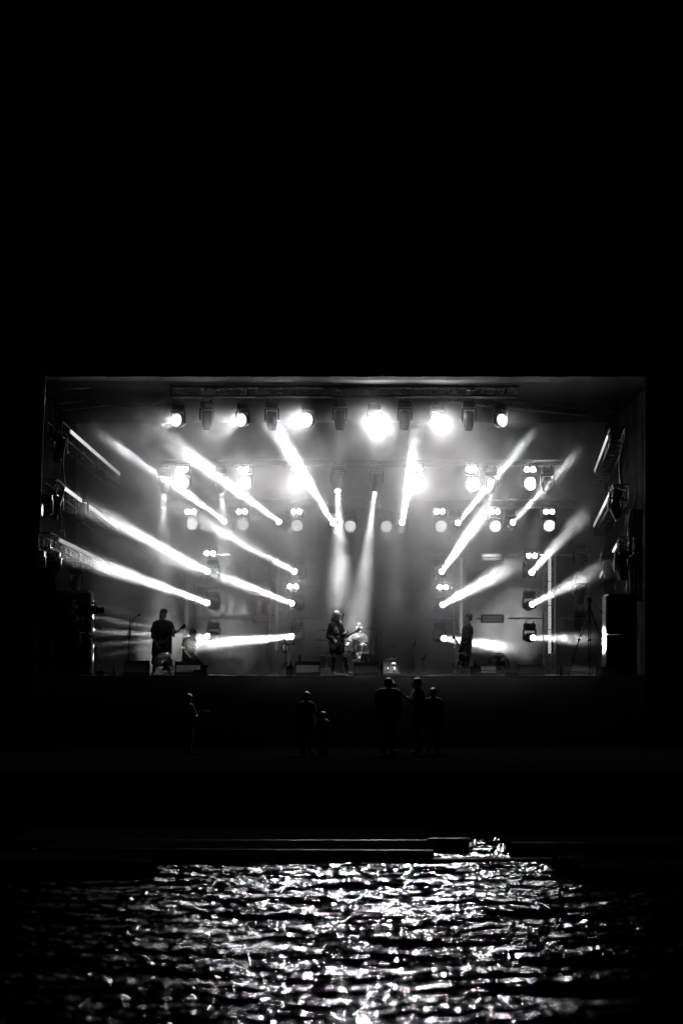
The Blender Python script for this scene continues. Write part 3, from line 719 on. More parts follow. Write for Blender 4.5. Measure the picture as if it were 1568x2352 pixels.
# --- guitarist on the left
Y = 63.4; A = lambda x, y, dy=0: zA(x, y, Y+dy)
J = dict(head=A(622,285), neck=A(600,395), shL=A(478,462), shR=A(735,462,.0), elL=A(418,680,.02), wrL=A(505,830,-.22), elR=A(790,665,-.05), wrR=A(780,600,-.30),
         hipL=A(530,900), hipR=A(640,900), knL=A(470,1110,-.03), knR=A(700,1110,-.03), anL=onfloor(A(450,1330)), anR=onfloor(A(715,1330)))
J['toeL'] = onfloor(A(425,1330,-.17), .04); J['toeR'] = onfloor(A(745,1330,-.17), .04)
t, o, L = person('person in a backwards cap and loose dark clothes playing guitar on the left', (A(575,0).x, Y, FL), J, (.75,-.65,-.05), hands={'L': ((.75,-.2,-.6),(-.2,-1,.2),.7), 'R': ((.2,.15,1),(.7,-.5,.2),1.1,-1)})
shorts(t, L, CLOTHD, 'leggings', full=True, wide=.85)
tshirt(t, L, CLOTHB, 'oversized_shirt', .10, 1.03, .72, flare=1.1)
mb = MB()
for i in range(13):
    f = i/12; c = (L['hipL']+L['hipR'])/2+Vector((0,0,.05-.42*f)); mb.cap(c-Vector((.09+.09*f,0,0)), c+Vector((.09+.09*f,0,0)), .125+.01*f, n=12)
garment(mb, 'wide_shorts', CLOTHB, t)
hairpiece(t, L['head'], (.75,-.65,-.05), HAIRD, [((0,-.05,.02),.105,(.95,.8,1.0)),((0,-.09,-.08),.07,(1.25,.8,1.6)),((-.02,-.11,-.19),.062,(1.4,.8,1.9)),((-.02,-.12,-.27),.045,(1.4,.7,1.7))])
R = basis((.75,-.65,-.05)); mb = MB(); c = L['head']
mb.ball(c+R @ Vector((0,-.005,.07)), .116, (.9,1.02,.78), 16, R=R); mb.cone(c+R @ Vector((0,-.01,.022)), c+R @ Vector((0,-.01,.05)), .108, .11, 18); mb.ball(c+R @ Vector((0,-.12,.045)), .055, (1.2,1.0,.22), 12, R=R)
remesh(mb, 'cap', CLOTHD, t, .011, 1)
guitar('dark electric guitar with a pale pickguard held by the left guitarist', A(545,820,-.20), A(1000,485,-.50), (0,-1,.12), mat('dark guitar lacquer', .03, .2), mat('pale pickguard', .55, .4))
# --- person in peaked cap behind
Y = 64.6; A = lambda x, y, dy=0: zA(x, y, Y+dy)
J = dict(head=A(1120,625), neck=A(1105,700), shL=A(1000,760), shR=A(1130,760,.12), elL=A(975,900,-.05), wrL=A(1050,1000,-.25), elR=A(1140,900,-.05), wrR=A(1180,980,-.25),
         hipL=A(1010,1080), hipR=A(1110,1080,.05), knL=A(1100,1090,-.42), knR=A(1200,1090,-.35), anL=onfloor(A(1110,1330,-.45)), anR=onfloor(A(1210,1330,-.38)))
J['toeL'] = onfloor(A(1150,1330,-.58), .04); J['toeR'] = onfloor(A(1250,1330,-.5), .04)
t, o, L = person('person in a peaked cap sitting in profile behind the left guitarist', (A(1050,0).x, Y, FL), J, (1,-.18,-.12), hands={'L': ((.5,-.6,-.5),(0,0,1),.5), 'R': ((.5,-.6,-.5),(0,0,1),.5,-1)})
tshirt(t, L, CLOTHG, 'shirt', .02, 1.02, .8); shorts(t, L, CLOTHD, 'trousers', full=True)
hairpiece(t, L['head'], (1,-.18,-.12), HAIRD, [((0,-.04,.01),.086,(.95,.85,1.0))])
R = basis((1,-.18,-.12)); mb = MB(); c = L['head']
mb.ball(c+R @ Vector((0,-.005,.06)), .116, (.9,1.02,.85), 16, R=R); mb.ball(c+R @ Vector((0,.14,.045)), .08, (.85,1.05,.14), 14, R=R)
remesh(mb, 'peaked_cap', CLOTHD, t, .011, 1)
p = A(1050,1150,.05); t = thing('drum_stool', 'round black stool under the person in the peaked cap', 'stool', (p.x, Y+.02, FL))
MB().lathe([(0,.50),(.15,.50),(.17,.47),(.17,.42),(.15,.40),(0,.40)], 20).build('seat', LEATHER, t); MB().cone((0,0,.1),(0,0,.4),.02).build('post', CHROME, t)
for k in range(3): a = 2*PI*k/3; MB().cone((0,0,.2),(.25*math.cos(a),.25*math.sin(a),.01),.012).build('leg', CHROME, t)
# --- singer
Y = 62.9; A = lambda x, y, dy=0: zB(x, y, Y+dy)
J = dict(head=A(1022,330), neck=A(1012,420), shL=A(935,482,-.02), shR=A(1075,482,.10), elL=A(885,680,-.02), wrL=A(985,735,-.24), elR=A(1150,660,-.02), wrR=A(1195,640,-.26),
         hipL=A(985,850), hipR=A(1080,850,.05), knL=A(975,1040,-.03), knR=A(1165,1040,-.03), anL=onfloor(A(960,1320)), anR=onfloor(A(1215,1320)))
J['toeL'] = onfloor(A(985,1330,-.17), .035); J['toeR'] = onfloor(A(1265,1330,-.12), .035)
lk = (.78,-.6,-.28)
t, o, L = person('person with chin-length hair, dark jacket and knee-high boots singing at the centre microphone', (A(1050,0).x, Y, FL), J, lk, hands={'L': ((.45,-.25,-.85),(.1,-1,.1),.45), 'R': ((.35,.1,.75),(.8,-.5,0),1.1,-1)}, build=.86, k=.95)
tshirt(t, L, CLOTHB, 'dark_jacket', -.02, 1.1, long=True, flare=.5)
mb = MB(); mb.ball(A(1010,560,-.15)-o, .07, (1,.25,1.5), 12); mb.ball(A(1040,600,-.16)-o, .05, (1,.25,1.2), 12)
remesh(mb, 'jacket_print', mat('grey jacket print', .25, .8, var=.9, vscale=30), t, .012, 1)
mb = MB(); pel = (L['hipL']+L['hipR'])/2
for i in range(9): c = pel+Vector((0,0,.08-.027*i)); mb.cap(c-Vector((.085+.004*i,0,0)), c+Vector((.085+.004*i,0,0)), .108+.002*i, n=12)
garment(mb, 'short_skirt', CLOTHB, t)
for s in ('L','R'):
    mb = MB(); kn, an = L['kn'+s], L['an'+s]; mb.cone(kn+Vector((0,0,.02)), an.lerp(kn,.35), .068, .062, 12); mb.cap(an.lerp(kn,.35), an, .062, .048, 12); mb.cap(an, L['toe'+s], .047, .038, 10)
    remesh(mb, 'boot', LEATHER, t, .011)
hairpiece(t, L['head'], lk, mat('fair layered hair', .22, .4, bump=.8, bscale=90, var=.4), [((0,-.02,.05),.13,(.95,1.0,.88)),((0,-.07,-.05),.105,(1.25,.8,1.3)),((-.095,-.01,-.07),.06,(.7,1.05,2.0)),((.095,-.03,-.07),.055,(.7,.95,2.0)),((0,.085,.065),.055,(1.5,.5,.8)),((0,-.1,-.13),.07,(1.6,.8,1.3))])
guitar('sparkling electric guitar slung on the singer at the centre microphone', A(1000,790,-.17), A(1440,548,-.5), (0,-1,.1), SPARKLE, mat('dark pickguard', .04, .3))
# --- drummer
Y = 67.0; A = lambda x, y, dy=0: zB(x, y, Y+dy)
J = dict(head=A(1402,520), neck=A(1412,610), shL=A(1300,690), shR=A(1510,690), elL=A(1225,800,-.1), wrL=A(1205,815,-.36), elR=A(1520,830,-.1), wrR=A(1475,800,-.36),
         hipL=A(1360,980), hipR=A(1470,980), knL=A(1290,1040,-.45), knR=A(1520,1040,-.45), anL=onfloor(A(1280,1320,-.4)), anR=onfloor(A(1530,1320,-.4)))
J['toeL'] = onfloor(A(1270,1330,-.6), .04); J['toeR'] = onfloor(A(1540,1330,-.6), .04)
lk = (-.55,-.8,-.1)
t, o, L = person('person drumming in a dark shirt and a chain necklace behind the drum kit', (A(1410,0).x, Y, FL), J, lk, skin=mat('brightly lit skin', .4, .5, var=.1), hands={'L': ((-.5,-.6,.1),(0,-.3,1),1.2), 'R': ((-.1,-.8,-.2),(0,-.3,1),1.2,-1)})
tshirt(t, L, CLOTHG, 'shirt', 0, 1.05, .8); shorts(t, L, CLOTHD, 'trousers', full=True)
hairpiece(t, L['head'], lk, HAIRD, SHORT)
mb = MB(); c = L['neck']+Vector((0,-.02,0))
pts = [c+Vector((.075*math.cos(a), -.045+.05*math.sin(a)-.03, -.05+.09*math.sin(a))) for a in [PI*2*k/20 for k in range(21)]]
mb.tube(pts, .008, 6).build('necklace', CHROME, t)
for (a, b, n_) in ((A(1205,815,-.4), A(1340,905,-.75), 'left hand'), (A(1475,800,-.4), A(1385,890,-.75), 'right hand')):
    p = a; s_ = MB().cone((0,0,0), b-a, .008, .005).ball(b-a, .009, n=8).build('drumstick', mat('pale stick', .5, .5), None, p); tag(s_, 'drumstick in the drummer\'s %s' % n_, 'drumstick', 'drumsticks')
p = A(1415,1100,.05); t = thing('drum_throne', 'round drum throne under the drummer', 'stool', (p.x, Y+.02, FL))
MB().lathe([(0,.56),(.15,.56),(.17,.53),(.17,.48),(.15,.46),(0,.46)], 20).build('seat', LEATHER, t); MB().cone((0,0,.1),(0,0,.46),.02).build('post', CHROME, t)
for k in range(3): a = 2*PI*k/3; MB().cone((0,0,.2),(.25*math.cos(a),.25*math.sin(a),.01),.012).build('leg', CHROME, t)
# --- bassist on the right
Y = 64.3; A = lambda x, y, dy=0: zD(x, y, Y+dy)
J = dict(head=A(530,362), neck=A(540,455), shL=A(500,545,-.16), shR=A(545,545,.14), elL=A(495,770,-.24), wrL=A(370,845,-.22), elR=A(520,780,.14), wrR=A(350,860,-.02),
         hipL=A(470,960,-.10), hipR=A(480,960,.09), knL=A(420,1150,-.12), knR=A(480,1150,.1), anL=onfloor(A(430,1330,-.12)), anR=onfloor(A(500,1330,.1)))
J['toeL'] = onfloor(A(330,1330,-.14), .04); J['toeR'] = onfloor(A(400,1330,.08), .04)
lk = (-1,-.12,.12)
t, o, L = person('person in a loose dark shirt playing bass in profile on the right', (A(480,0).x, Y, FL), J, lk, hands={'L': ((-.9,-.1,.3),(.2,-1,0),1.0), 'R': ((-.8,-.3,.1),(.1,-.6,.6),.8,-1)})
tshirt(t, L, CLOTHG, 'loose_shirt', .03, 1.12, .85, flare=1.3); 
mb = MB()
for i in range(13):
    c = (L['hipL']+L['hipR'])/2+Vector((-.04*i/12,0,.03-.02*i)); mb.cap(c-Vector((.05,.08,0)), c+Vector((.05,.08,0)), .135, n=12)
garment(mb, 'shorts', CLOTHD, t)
hairpiece(t, L['head'], lk, HAIRD, SHORT+[((0,-.02,.10),.06,(1.1,1.2,.6)),((0,.05,.09),.045,(1.2,1.0,.7))])
guitar('bass guitar seen end-on with its headstock up, held by the right bassist', A(420,900,-.30), A(285,680,-1.15), (-.5,-.9,.5), mat('dark guitar lacquer', .03, .2), mat('dark pickguard', .04, .3), kind='bass_guitar', cat='bass guitar')
# --- camera operator at the left
Y = 61.6; A = lambda x, y, dy=0: zL(x, y, Y+dy)
J = dict(head=A(527,758), neck=A(500,820), shL=A(435,865), shR=A(545,865,.1), elL=A(450,990,-.05), wrL=A(560,900,-.15), elR=A(580,960,.05), wrR=A(620,870,.0),
         hipL=A(470,1090), hipR=A(530,1090,.05), knL=A(470,1230,-.02), knR=A(550,1230,-.02), anL=onfloor(A(470,1370)), anR=onfloor(A(555,1370)))
J['toeL'] = onfloor(A(500,1375,-.1), .04); J['toeR'] = onfloor(A(590,1375,-.1), .04)
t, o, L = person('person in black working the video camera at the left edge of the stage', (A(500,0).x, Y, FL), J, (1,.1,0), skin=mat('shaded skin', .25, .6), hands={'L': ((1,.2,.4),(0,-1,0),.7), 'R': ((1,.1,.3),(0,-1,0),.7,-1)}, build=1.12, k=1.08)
tshirt(t, L, CLOTHB, 'jacket', .02, 1.25, long=True); shorts(t, L, CLOTHD, 'trousers', full=True, wide=1.1); hairpiece(t, L['head'], (1,.1,0), HAIRD, SHORT)
def tripod(p, h, lab, feet, head=True, spread=True):
    p = Vector(p); t = thing('tripod', lab, 'tripod', (p.x, p.y, FL), 'camera tripods on the stage')
    for (fx, fy) in feet:
        lgm = MB(); a = Vector((0,0,h)); b = Vector((fx, fy, .02)); s = Vector((0,0,1)).cross(b-a).normalized()*.03
        m1 = a.lerp(b,.5); m2 = a.lerp(b,.78)
        for q_ in (-1,1): lgm.cone(a+s*q_, m1+s*q_, .011, .011, 8); lgm.cone(m1+s*q_*.8, m2+s*q_*.8, .009, .009, 8)
        lgm.rbox(m1-Vector((.05,.03,.03)), m1+Vector((.05,.03,.03)), .01); lgm.rbox(m2-Vector((.04,.03,.025)), m2+Vector((.04,.03,.025)), .01)
        lgm.cone(m2, b, .014, .010, 8).ball(b, .025, n=8)
        lgm.build('leg', mat('tripod tube', .06, .22, .8), t)
    MB().cone((0,0,h-.55),(0,0,h),.02).cone((0,0,h-.05),(0,0,h+.06),.055,.045,14).build('centre_column', ALUD, t)
    MB().rbox((-.06,-.05,h+.06),(.06,.05,h+.17),.02).rbox((-.09,-.06,h+.17),(.09,.06,h+.2),.01).build('pan_head', BLACK, t)
    MB().cone((.05,0,h+.13),(.36,-.05,h-.22),.009).cone((.29,-.04,h-.14),(.37,-.05,h-.23),.017).build('pan_handle', BLACK, t)
    return t
p = zL(668,0,61.2)
tripod((p.x, 61.2, 0), 1.52, 'tripod carrying the video camera at the left, with glinting metal legs', ((-.32,-.15),(.02,.35),(.42,-.2)))
t = thing('video_camera', 'black shoulder video camera on the left tripod, pointing right', 'video camera', (p.x, 61.2, FL+1.72))
MB().rbox((-.26,-.09,.02),(.25,.09,.24),.02).build('body', BLACK, t); MB().lathe([(0,0),(.07,0),(.075,.1),(.085,.11),(.085,.2),(.07,.2),(.065,.16),(0,.16)], 18, Matrix.Translation((.24,0,.13)) @ Matrix.Rotation(PI/2,4,'Y')).build('lens', BLACK, t)
MB().tube([(-.2,0,.24),(-.18,0,.33),(.18,0,.33),(.2,0,.24)], .02, 8).rbox((-.4,-.04,.3),(-.18,.04,.36),.01).build('top_handle', BLACK, t)
MB().cone((.16,0,-.1),(.12,-.02,-.32),.012,.02).rbox((-.12,-.06,-.0),(.12,.06,.02),.005).build('camera_plate', CHROME, t)
p = zR(1000,0,60.9); tripod((p.x, 60.9, 0), 1.98, 'empty tall tripod standing beside the right speaker', ((-.60,-.1),(.05,.4),(.62,-.15)))
# --- people in front of the stage
GP = 'people standing in the dark in front of the stage'
def crowd(x, ytop, lab, look, Yc, hat=False, arms=None, lean=0, hair=SHORT, extra=None, w_=1.0):
    h0 = zQ(x, ytop, Yc); top = h0.z; kk = top/1.78; c = Vector((h0.x, Yc, 0)); r = basis(Vector((look[0], look[1], 0)))
    def P(a, b, z): return c+(r @ Vector((a, b, 0)))*kk+Vector((0, 0, z*kk))
    J = dict(head=P(0,.02,1.66), neck=P(0,0,1.53), shL=P(-.19*w_,0,1.44), shR=P(.19*w_,0,1.44), hipL=P(-.09,0,.95), hipR=P(.09,0,.95), knL=P(-.1,.02,.5), knR=P(.1,.02,.5),
             anL=P(-.11,-.02,.09), anR=P(.11,-.02,.09), toeL=P(-.13,.13,.045), toeR=P(.13,.13,.045))
    a = arms or dict(elL=(-.25,-.02,1.15), wrL=(-.22,.12,.93), elR=(.25,-.02,1.15), wrR=(.22,.12,.93))
    for k_, v_ in a.items(): J[k_] = P(*v_)
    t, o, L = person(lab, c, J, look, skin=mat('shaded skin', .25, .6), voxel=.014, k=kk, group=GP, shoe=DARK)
    tshirt(t, L, CLOTHB, 'shirt', .05, 1.08*kk, .8); shorts(t, L, CLOTHD, 'trousers', full=True, wide=kk)
    if hat:
        R = basis(look); mb = MB(); mb.ball(L['head']+R @ Vector((0,0,.06)), .118, (.9,1.02,.8), 14, R=R); mb.ball(L['head']+R @ Vector((0,-.12,.035)), .06, (1,1.1,.2), 12, R=R)
        remesh(mb, 'cap', CLOTHD, t, .013, 1)
    hairpiece(t, L['head'], look, HAIRD, hair)
    return t, J
hold = dict(elL=(-.24,.1,1.22), wrL=(-.1,.32,1.38), elR=(.24,.12,1.22), wrR=(.1,.34,1.4))
crowd(1117, 60, 'person in a backwards cap below the right monitor, back half turned', (.3,.9,0), 52.3, True, w_=1.15)
crowd(1138, 82, 'person in profile facing right, close behind the one in the backwards cap', (.95,-.2,0), 53.6)
_, Jc = crowd(1262, 60, 'person facing left and holding up a camera below the stage edge', (-.95,-.1,0), 52.6, arms=hold, w_=1.05)
crowd(1337, 112, 'person with a bun of hair at the right of the group below the stage', (.1,1,0), 53.2, hair=SHORT+[((0,-.09,.09),.045,(1,1,1))])
crowd(718, 132, 'person standing alone below the left end of the centre monitor', (.5,.85,0), 52.5)
crowd(797, 236, 'short person barely visible right of the lone standing person', (.3,.9,0), 52.0)
_, Jd = crowd(138, 142, 'person at the left filming below the printed word on the skirt', (.8,.5,0), 52.4, arms=dict(elL=(-.22,.1,1.12), wrL=(-.06,.34,1.2), elR=(.22,.12,1.12), wrR=(.08,.34,1.22)))
def handcam(Ja, lab, dx):
    m = (Ja['wrL']+Ja['wrR'])/2+Vector((dx*.1,0,.06)); t = thing('photo_camera', lab, 'camera', m, 'cameras held in the crowd')
    MB().rbox((-.07,-.04,-.045),(.07,.04,.045),.01).rbox((-.03,-.025,.04),(.03,.025,.075),.01).build('body', BLACK, t)
    MB().cone((dx*.06,0,0),(dx*.17,0,.0),.035,.04,16).build('lens', BLACK, t)
    MB().cone((dx*.02,-.041,.03),(dx*.06,-.041,.02),.004).build('trim', CHROME, t)
handcam(Jc, 'small camera raised by the person facing left below the stage', -1)
handcam(Jd, 'small camera with glinting trim held low at the left of the crowd', 1)
# ------------------------------------------------------------ stage gear
GW = 'wedge monitors along the stage edge'
def wedge(x0, x1, y0, Yw, lab, face=LITGRILLE):
    a = at(x0, 1553, Yw); b = at(x1, y0, Yw); wd = b.x-a.x; h = b.z-FL; t = thing('floor_monitor', lab, 'monitor speaker', ((a.x+b.x)/2, Yw, FL), GW)
    def sid(x): return [(x,0,0),(x,.48,0),(x,.44,h*.75),(x,.31,h),(x,.02,h*.16)]
    v = [(-wd/2,)+p[1:] for p in sid(0)]+[(wd/2,)+p[1:] for p in sid(0)]
    f = [(4,3,2,1,0),(5,6,7,8,9)]+[(i,(i+1)%5,(i+1)%5+5,i+5) for i in range(5)]
    MB().add(v, f).build('cabinet', BLACK, t)
    u = Vector((0,.29,h*.84)); p0 = Vector((0,.02,h*.16)); n_ = Vector((0,-h*.84,.29)).normalized(); e = MB()
    q = [(-wd/2+.04, .06), (wd/2-.04, .06), (wd/2-.04, .66), (-wd/2+.04, .66)]
    vv = [p0+u*s_+Vector((x,0,0))+n_*.006 for x, s_ in q]; vb = [p-n_*.004 for p in vv]
    MB().add(vv+vb, [(0,1,2,3),(0,4,5,1),(1,5,6,2),(2,6,7,3),(3,7,4,0)]).build('grille', face, t)
    for s_ in (-1,1): MB().rbox((s_*wd/2-(.006 if s_ > 0 else 0), .2, h*.35), (s_*wd/2+(.006 if s_ < 0 else 0)+s_*.004, .34, h*.42), .002).build('handle', ALUD, t)
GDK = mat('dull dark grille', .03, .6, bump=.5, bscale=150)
for (x0, x1, y0, Yw, lab, fc) in ((283,342,1517,61.0,'black wedge monitor left of the chrome floor fan, its face dark',GDK),(401,462,1519,61.1,'wedge monitor right of the chrome floor fan with half its face lit',LITGRILLE),
    (677,735,1519,60.8,'wedge monitor left of the singer with a speckled grille',LITGRILLE),(812,871,1521,60.7,'wedge monitor right of the singer, beside the flight case',GDK),(1088,1142,1524,61.0,'wedge monitor between the two right floor fans',LITGRILLE),(1191,1250,1526,60.9,'rightmost wedge monitor, dark, in front of the outer right tower',GDK)):
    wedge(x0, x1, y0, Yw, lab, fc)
def speaker(x0, x1, y0, Ys, lab, dep, n=2):
    a = at(x0, 1557, Ys); b = at(x1, y0, Ys); wd = b.x-a.x; h = b.z-FL; t = thing('loudspeaker', lab, 'speaker', ((a.x+b.x)/2, Ys, FL), 'tall side loudspeakers')
    for i in range(n): MB().rbox((-wd/2, 0, h*i/n+.004), (wd/2, dep, h*(i+1)/n-.004), .06).build('cabinet', BLACK, t)
    for i in range(n): MB().rbox((-wd/2+.05, -.015, h*i/n+.07), (wd/2-.05, -.002, h*(i+1)/n-.07), .006).build('grille', GDK, t)
    MB().box((-wd/2-.004, dep*.3, h*.45), (-wd/2+.01, dep*.6, h*.52)).build('handle', ALUD, t)
speaker(122, 209, 1356, 61.9, 'tall black loudspeaker stack behind the camera operator on the left', .8)
speaker(1391, 1462, 1364, 60.6, 'tall black loudspeaker stack at the right edge, struck by a beam', .9)
# mic stands
GM = 'microphone stands on the stage'
def mic(mb, p, d, k=1):
    d = Vector(d).normalized(); mb.cone(p, p+d*.15*k, .012, .018, 10); mb.ball(p+d*.17*k, .028*k, n=12)
def mstand(base, top, lab, boom=None, mdir=None, m=ALUD, tri=True, clip=False, mm=BLACK):
    b = Vector(base); t = thing('microphone_stand', lab, 'microphone stand', (b.x, b.y, FL), GM); tp = Vector(top)-Vector((b.x, b.y, FL))
    MB().cone((0,0,.06), (tp.x*.5,tp.y*.5,tp.z*.55), .013).cone((tp.x*.5,tp.y*.5,tp.z*.52), tp, .009).cone((tp.x*.5,tp.y*.5,tp.z*.5),(tp.x*.5,tp.y*.5,tp.z*.57), .02).build('pole', m, t)
    if tri:
        for k in range(3): a = 2*PI*k/3+.5; MB().cone((0,0,.15),(.28*math.cos(a),.28*math.sin(a),.01),.009).ball((.28*math.cos(a),.28*math.sin(a),.015),.015,n=8).build('leg', m, t)
    else: MB().lathe([(0,0),(.15,0),(.15,.02),(.03,.035),(0,.035)], 24).build('base', m, t)
    e = tp
    if boom:
        q0, q1 = Vector(boom[0])-Vector((b.x,b.y,FL)), Vector(boom[1])-Vector((b.x,b.y,FL)); MB().cone(q0, q1, .009).ball(tp, .025, n=8).build('boom', m, t); e = q1
    if mdir:
        k = MB(); mic(k, e, mdir); k.build('microphone' if not clip else 'mic_clip', mm, t)
    return t
a = lambda x, y, Yy: zL(x, y, Yy)
mstand(a(1028,0,62), a(1035,1040,62), 'boom microphone stand left of the left guitarist', (a(970,1165,62), a(1090,870,62)), (1,-.1,.5))
rk = thing('clamp_pole', 'upright pole with clamped small pedals behind the left boom stand', 'pole', (a(1040,0,62.3).x, 62.3, FL))
MB().cone((0,0,0),(.02,0,1.6),.014).build('pole', ALUD, rk)
for k in range(5): MB().rbox((-.01,-.02,1.05+.06*k),(.06,.02,1.09+.06*k),.008).build('clamp', BLACK, rk)
B_ = lambda x, y, Yy: zB(x, y, Yy)
mstand(B_(1100,0,61.8), B_(1118,395,61.8), 'straight round-base microphone stand in front of the singer', None, (.25,-.1,1), tri=False, mm=CHROME)
C_ = lambda x, y, Yy: zC(x, y, Yy)
mstand(C_(447,0,67.8), C_(412,575,67.8), 'tall boom microphone stand over the right of the drum kit', (C_(470,500,67.8), C_(390,590,67.8)), (-.5,-.2,-.6))
mstand(C_(635,0,68.2), C_(620,850,68.2), 'lower boom microphone stand right of the drum kit', (C_(680,780,68.2), C_(580,860,68.2)), (-.7,-.2,-.6))
mstand(C_(590,0,68.8), C_(575,850,68.8), 'faint boom microphone stand behind the lower one by the drum kit', (C_(600,760,68.8), C_(520,860,68.8)), (-.7,-.2,-.3))
mstand(C_(965,0,62.5), C_(970,915,62.5), 'left one of two folded microphone stands in the empty right centre', (C_(925,935,62.5), C_(1005,745,62.5)), (-.3,0,-1), clip=True)
mstand(C_(1143,0,62.5), C_(1143,1160,62.5), 'right, shorter one of two folded microphone stands in the empty right centre', (C_(1105,1175,62.5), C_(1183,990,62.5)), (-.6,0,-.8), clip=True)
# drum kit
DY = 65.6; d_ = lambda x, y, dy=0: zB(x, y, DY+dy)
GD = 'drums of the kit at stage centre'
kc = d_(1115,1130); R_ = .335; t = thing('kick_drum', 'large bass drum with a bright hoop behind the singer', 'drum', (kc.x, DY, FL), GD); hz = R_+.02
Mk = Matrix.Translation((0,0,hz)) @ Matrix.Rotation(PI/2,4,'X')
MB().lathe([(R_-.012,-.42),(R_-.012,0)], 40, Mk).build('shell', SHELL, t)
for z_ in (0,-.42): MB().lathe([(R_-.018,z_-.02),(R_+.012,z_-.02),(R_+.012,z_+.02),(R_-.018,z_+.02),(R_-.018,z_-.02)], 40, Mk).build('hoop', CHROME, t)
MB().disc((0,-.004,hz), R_-.018, (0,-1,0), 40).build('drum_head', DRUMHEAD, t)
MB().lathe([(.11,.006),(.125,.006)], 30, Matrix.Translation((.13,-.005,hz-.1)) @ Matrix.Rotation(PI/2,4,'X')).build('port_ring', WHITE, t)
for k in range(8): a_ = 2*PI*k/8+.2; MB().cone((R_*math.cos(a_)*1.03,-.02,hz+R_*math.sin(a_)*1.03),(R_*math.cos(a_)*1.03,.12,hz+R_*math.sin(a_)*1.03),.008).rbox((R_*math.cos(a_)*1.03-.015,-.03,hz+R_*math.sin(a_)*1.03-.015),(R_*math.cos(a_)*1.03+.015,-.0,hz+R_*math.sin(a_)*1.03+.015),.004).build('lug', CHROME, t)
for s_ in (-1,1): MB().cone((s_*R_*.8,.1,.25),(s_*(R_+.12),-.05,.01),.009).build('leg', CHROME, t)
def drum(c, r, h, lab, m, tilt=0, name='tom_drum', stand=True):
    t = thing(name, lab, 'drum', (c.x, c.y, FL), GD); z0 = c.z-FL; M = Matrix.Translation((0,0,z0)) @ Matrix.Rotation(tilt,4,'X')
    MB().lathe([(r,-h/2),(r,h/2)], 32, M).build('shell', m, t)
    for z_ in (-h/2, h/2): MB().lathe([(r-.004,z_-.012),(r+.01,z_-.012),(r+.01,z_+.012),(r-.004,z_+.012)], 32, M).build('hoop', CHROME, t)
    MB().disc((0,0,h/2), r-.002, (0,0,1), 32, M).build('drum_head', WHITE, t)
    for k in range(8):
        a_ = 2*PI*k/8; MB().rbox((r*math.cos(a_)-.012+.012*math.cos(a_), r*math.sin(a_)-.012+.012*math.sin(a_), -h*.25),(r*math.cos(a_)+.012+.012*math.cos(a_), r*math.sin(a_)+.012+.012*math.sin(a_), h*.25),.004, M).build('lug', CHROME, t)
    if stand:
        MB().cone((0,0,.1),(0,0,z0-h/2-.02),.013).cone((0,0,z0-h/2-.1),(0,0,z0-h/2-.02),.02,.03).build('stand_post', CHROME, t)
        for k in range(3):
            a_ = 2*PI*k/3+.5; MB().cone((0,0,.22),(.25*math.cos(a_),.25*math.sin(a_),.01),.009).build('leg', CHROME, t); MB().cone((0,0,z0-h/2-.06),(r*.95*math.cos(a_),r*.95*math.sin(a_),z0-h/2+.01),.008).build('basket_arm', CHROME, t)
drum(d_(1357,800,.25), .115, .20, 'small chrome tom above the snare in front of the drummer', CHROME, -.15)
drum(d_(1355,885,.05), .165, .15, 'chrome snare drum in front of the drummer', CHROME, -.1, 'snare_drum')
drum(d_(1560,1080,.2), .2, .36, 'dark floor tom on the right of the kit', SHELL, 0, 'floor_tom')
drum(d_(850,1120,.5), .2, .38, 'dark floor tom on the left behind the singer', SHELL, 0, 'floor_tom')
drum(d_(1270,985,.3), .15, .24, 'dark rack tom above the bass drum', SHELL, -.25)
GC = 'cymbals on their stands'
def cymbal(c, r, lab, base=None, tilt=.05, two=False):
    b = Vector(base) if base else c; t = thing('cymbal_stand', lab, 'cymbal stand', (b.x, c.y, FL), GC); z0 = c.z-FL; dx = c.x-b.x
    M = Matrix.Translation((dx,0,z0)) @ Matrix.Rotation(tilt,4,'Y') @ Matrix.Rotation(.06,4,'X')
    cy = MB().lathe([(r,0),(r*.6,.014),(r*.22,.026),(r*.18,.04),(.01,.05),(.01,.047),(r*.17,.036),(r*.21,.022),(r*.6,.011),(r,-.002)], 40, M)
    cy.build('cymbal', CYMB, t)
    if two: MB().lathe([(r,-.03),(r*.6,-.045),(r*.2,-.06)], 40, M).build('lower_cymbal', CYMB, t)
    MB().cone((0,0,.1),(0,0,z0*.62),.015).cone((0,0,z0*.6),(dx if abs(dx) < .1 else 0,0,z0*(1 if abs(dx) < .1 else .85)),.010).build('pole', CHROME, t)
    if abs(dx) >= .1: MB().cone((-dx*.3,0,z0*.85-.12),(dx,0,z0),.009).build('boom_arm', CHROME, t)
    for z_ in (.33,.62,.8): MB().rbox((-.03,-.025,z0*z_-.02),(.03,.025,z0*z_+.02),.008).cone((.02,0,z0*z_),(.07,0,z0*z_),.008).build('clamp', CHROME, t)
    MB().cone((dx,0,z0+.02),(dx,0,z0+.1),.008).ball((dx,0,z0+.09),.018,n=8).build('wing_nut', BLACK, t)
    for k in range(3): a_ = 2*PI*k/3+1; MB().cone((0,0,.35),(.3*math.cos(a_),.3*math.sin(a_),.01),.011).ball((.3*math.cos(a_),.3*math.sin(a_),.015),.018,n=8).build('leg', CHROME, t)
cymbal(zC(210,548,DY-.1), .215, 'flat crash cymbal on a shiny stand right of the drummer\'s head', zC(198,0,DY-.1))
cymbal(zC(320,742,DY+.6), .13, 'small cymbal behind the second shiny stand, right of the drummer', zC(260,0,DY+.6))
cymbal(d_(775,573,.4), .2, 'upper cymbal left of the singer\'s shoulder', d_(722,0,.4))
cymbal(d_(745,745,.6), .26, 'lower broad cymbal left of the singer', d_(850,0,.6))
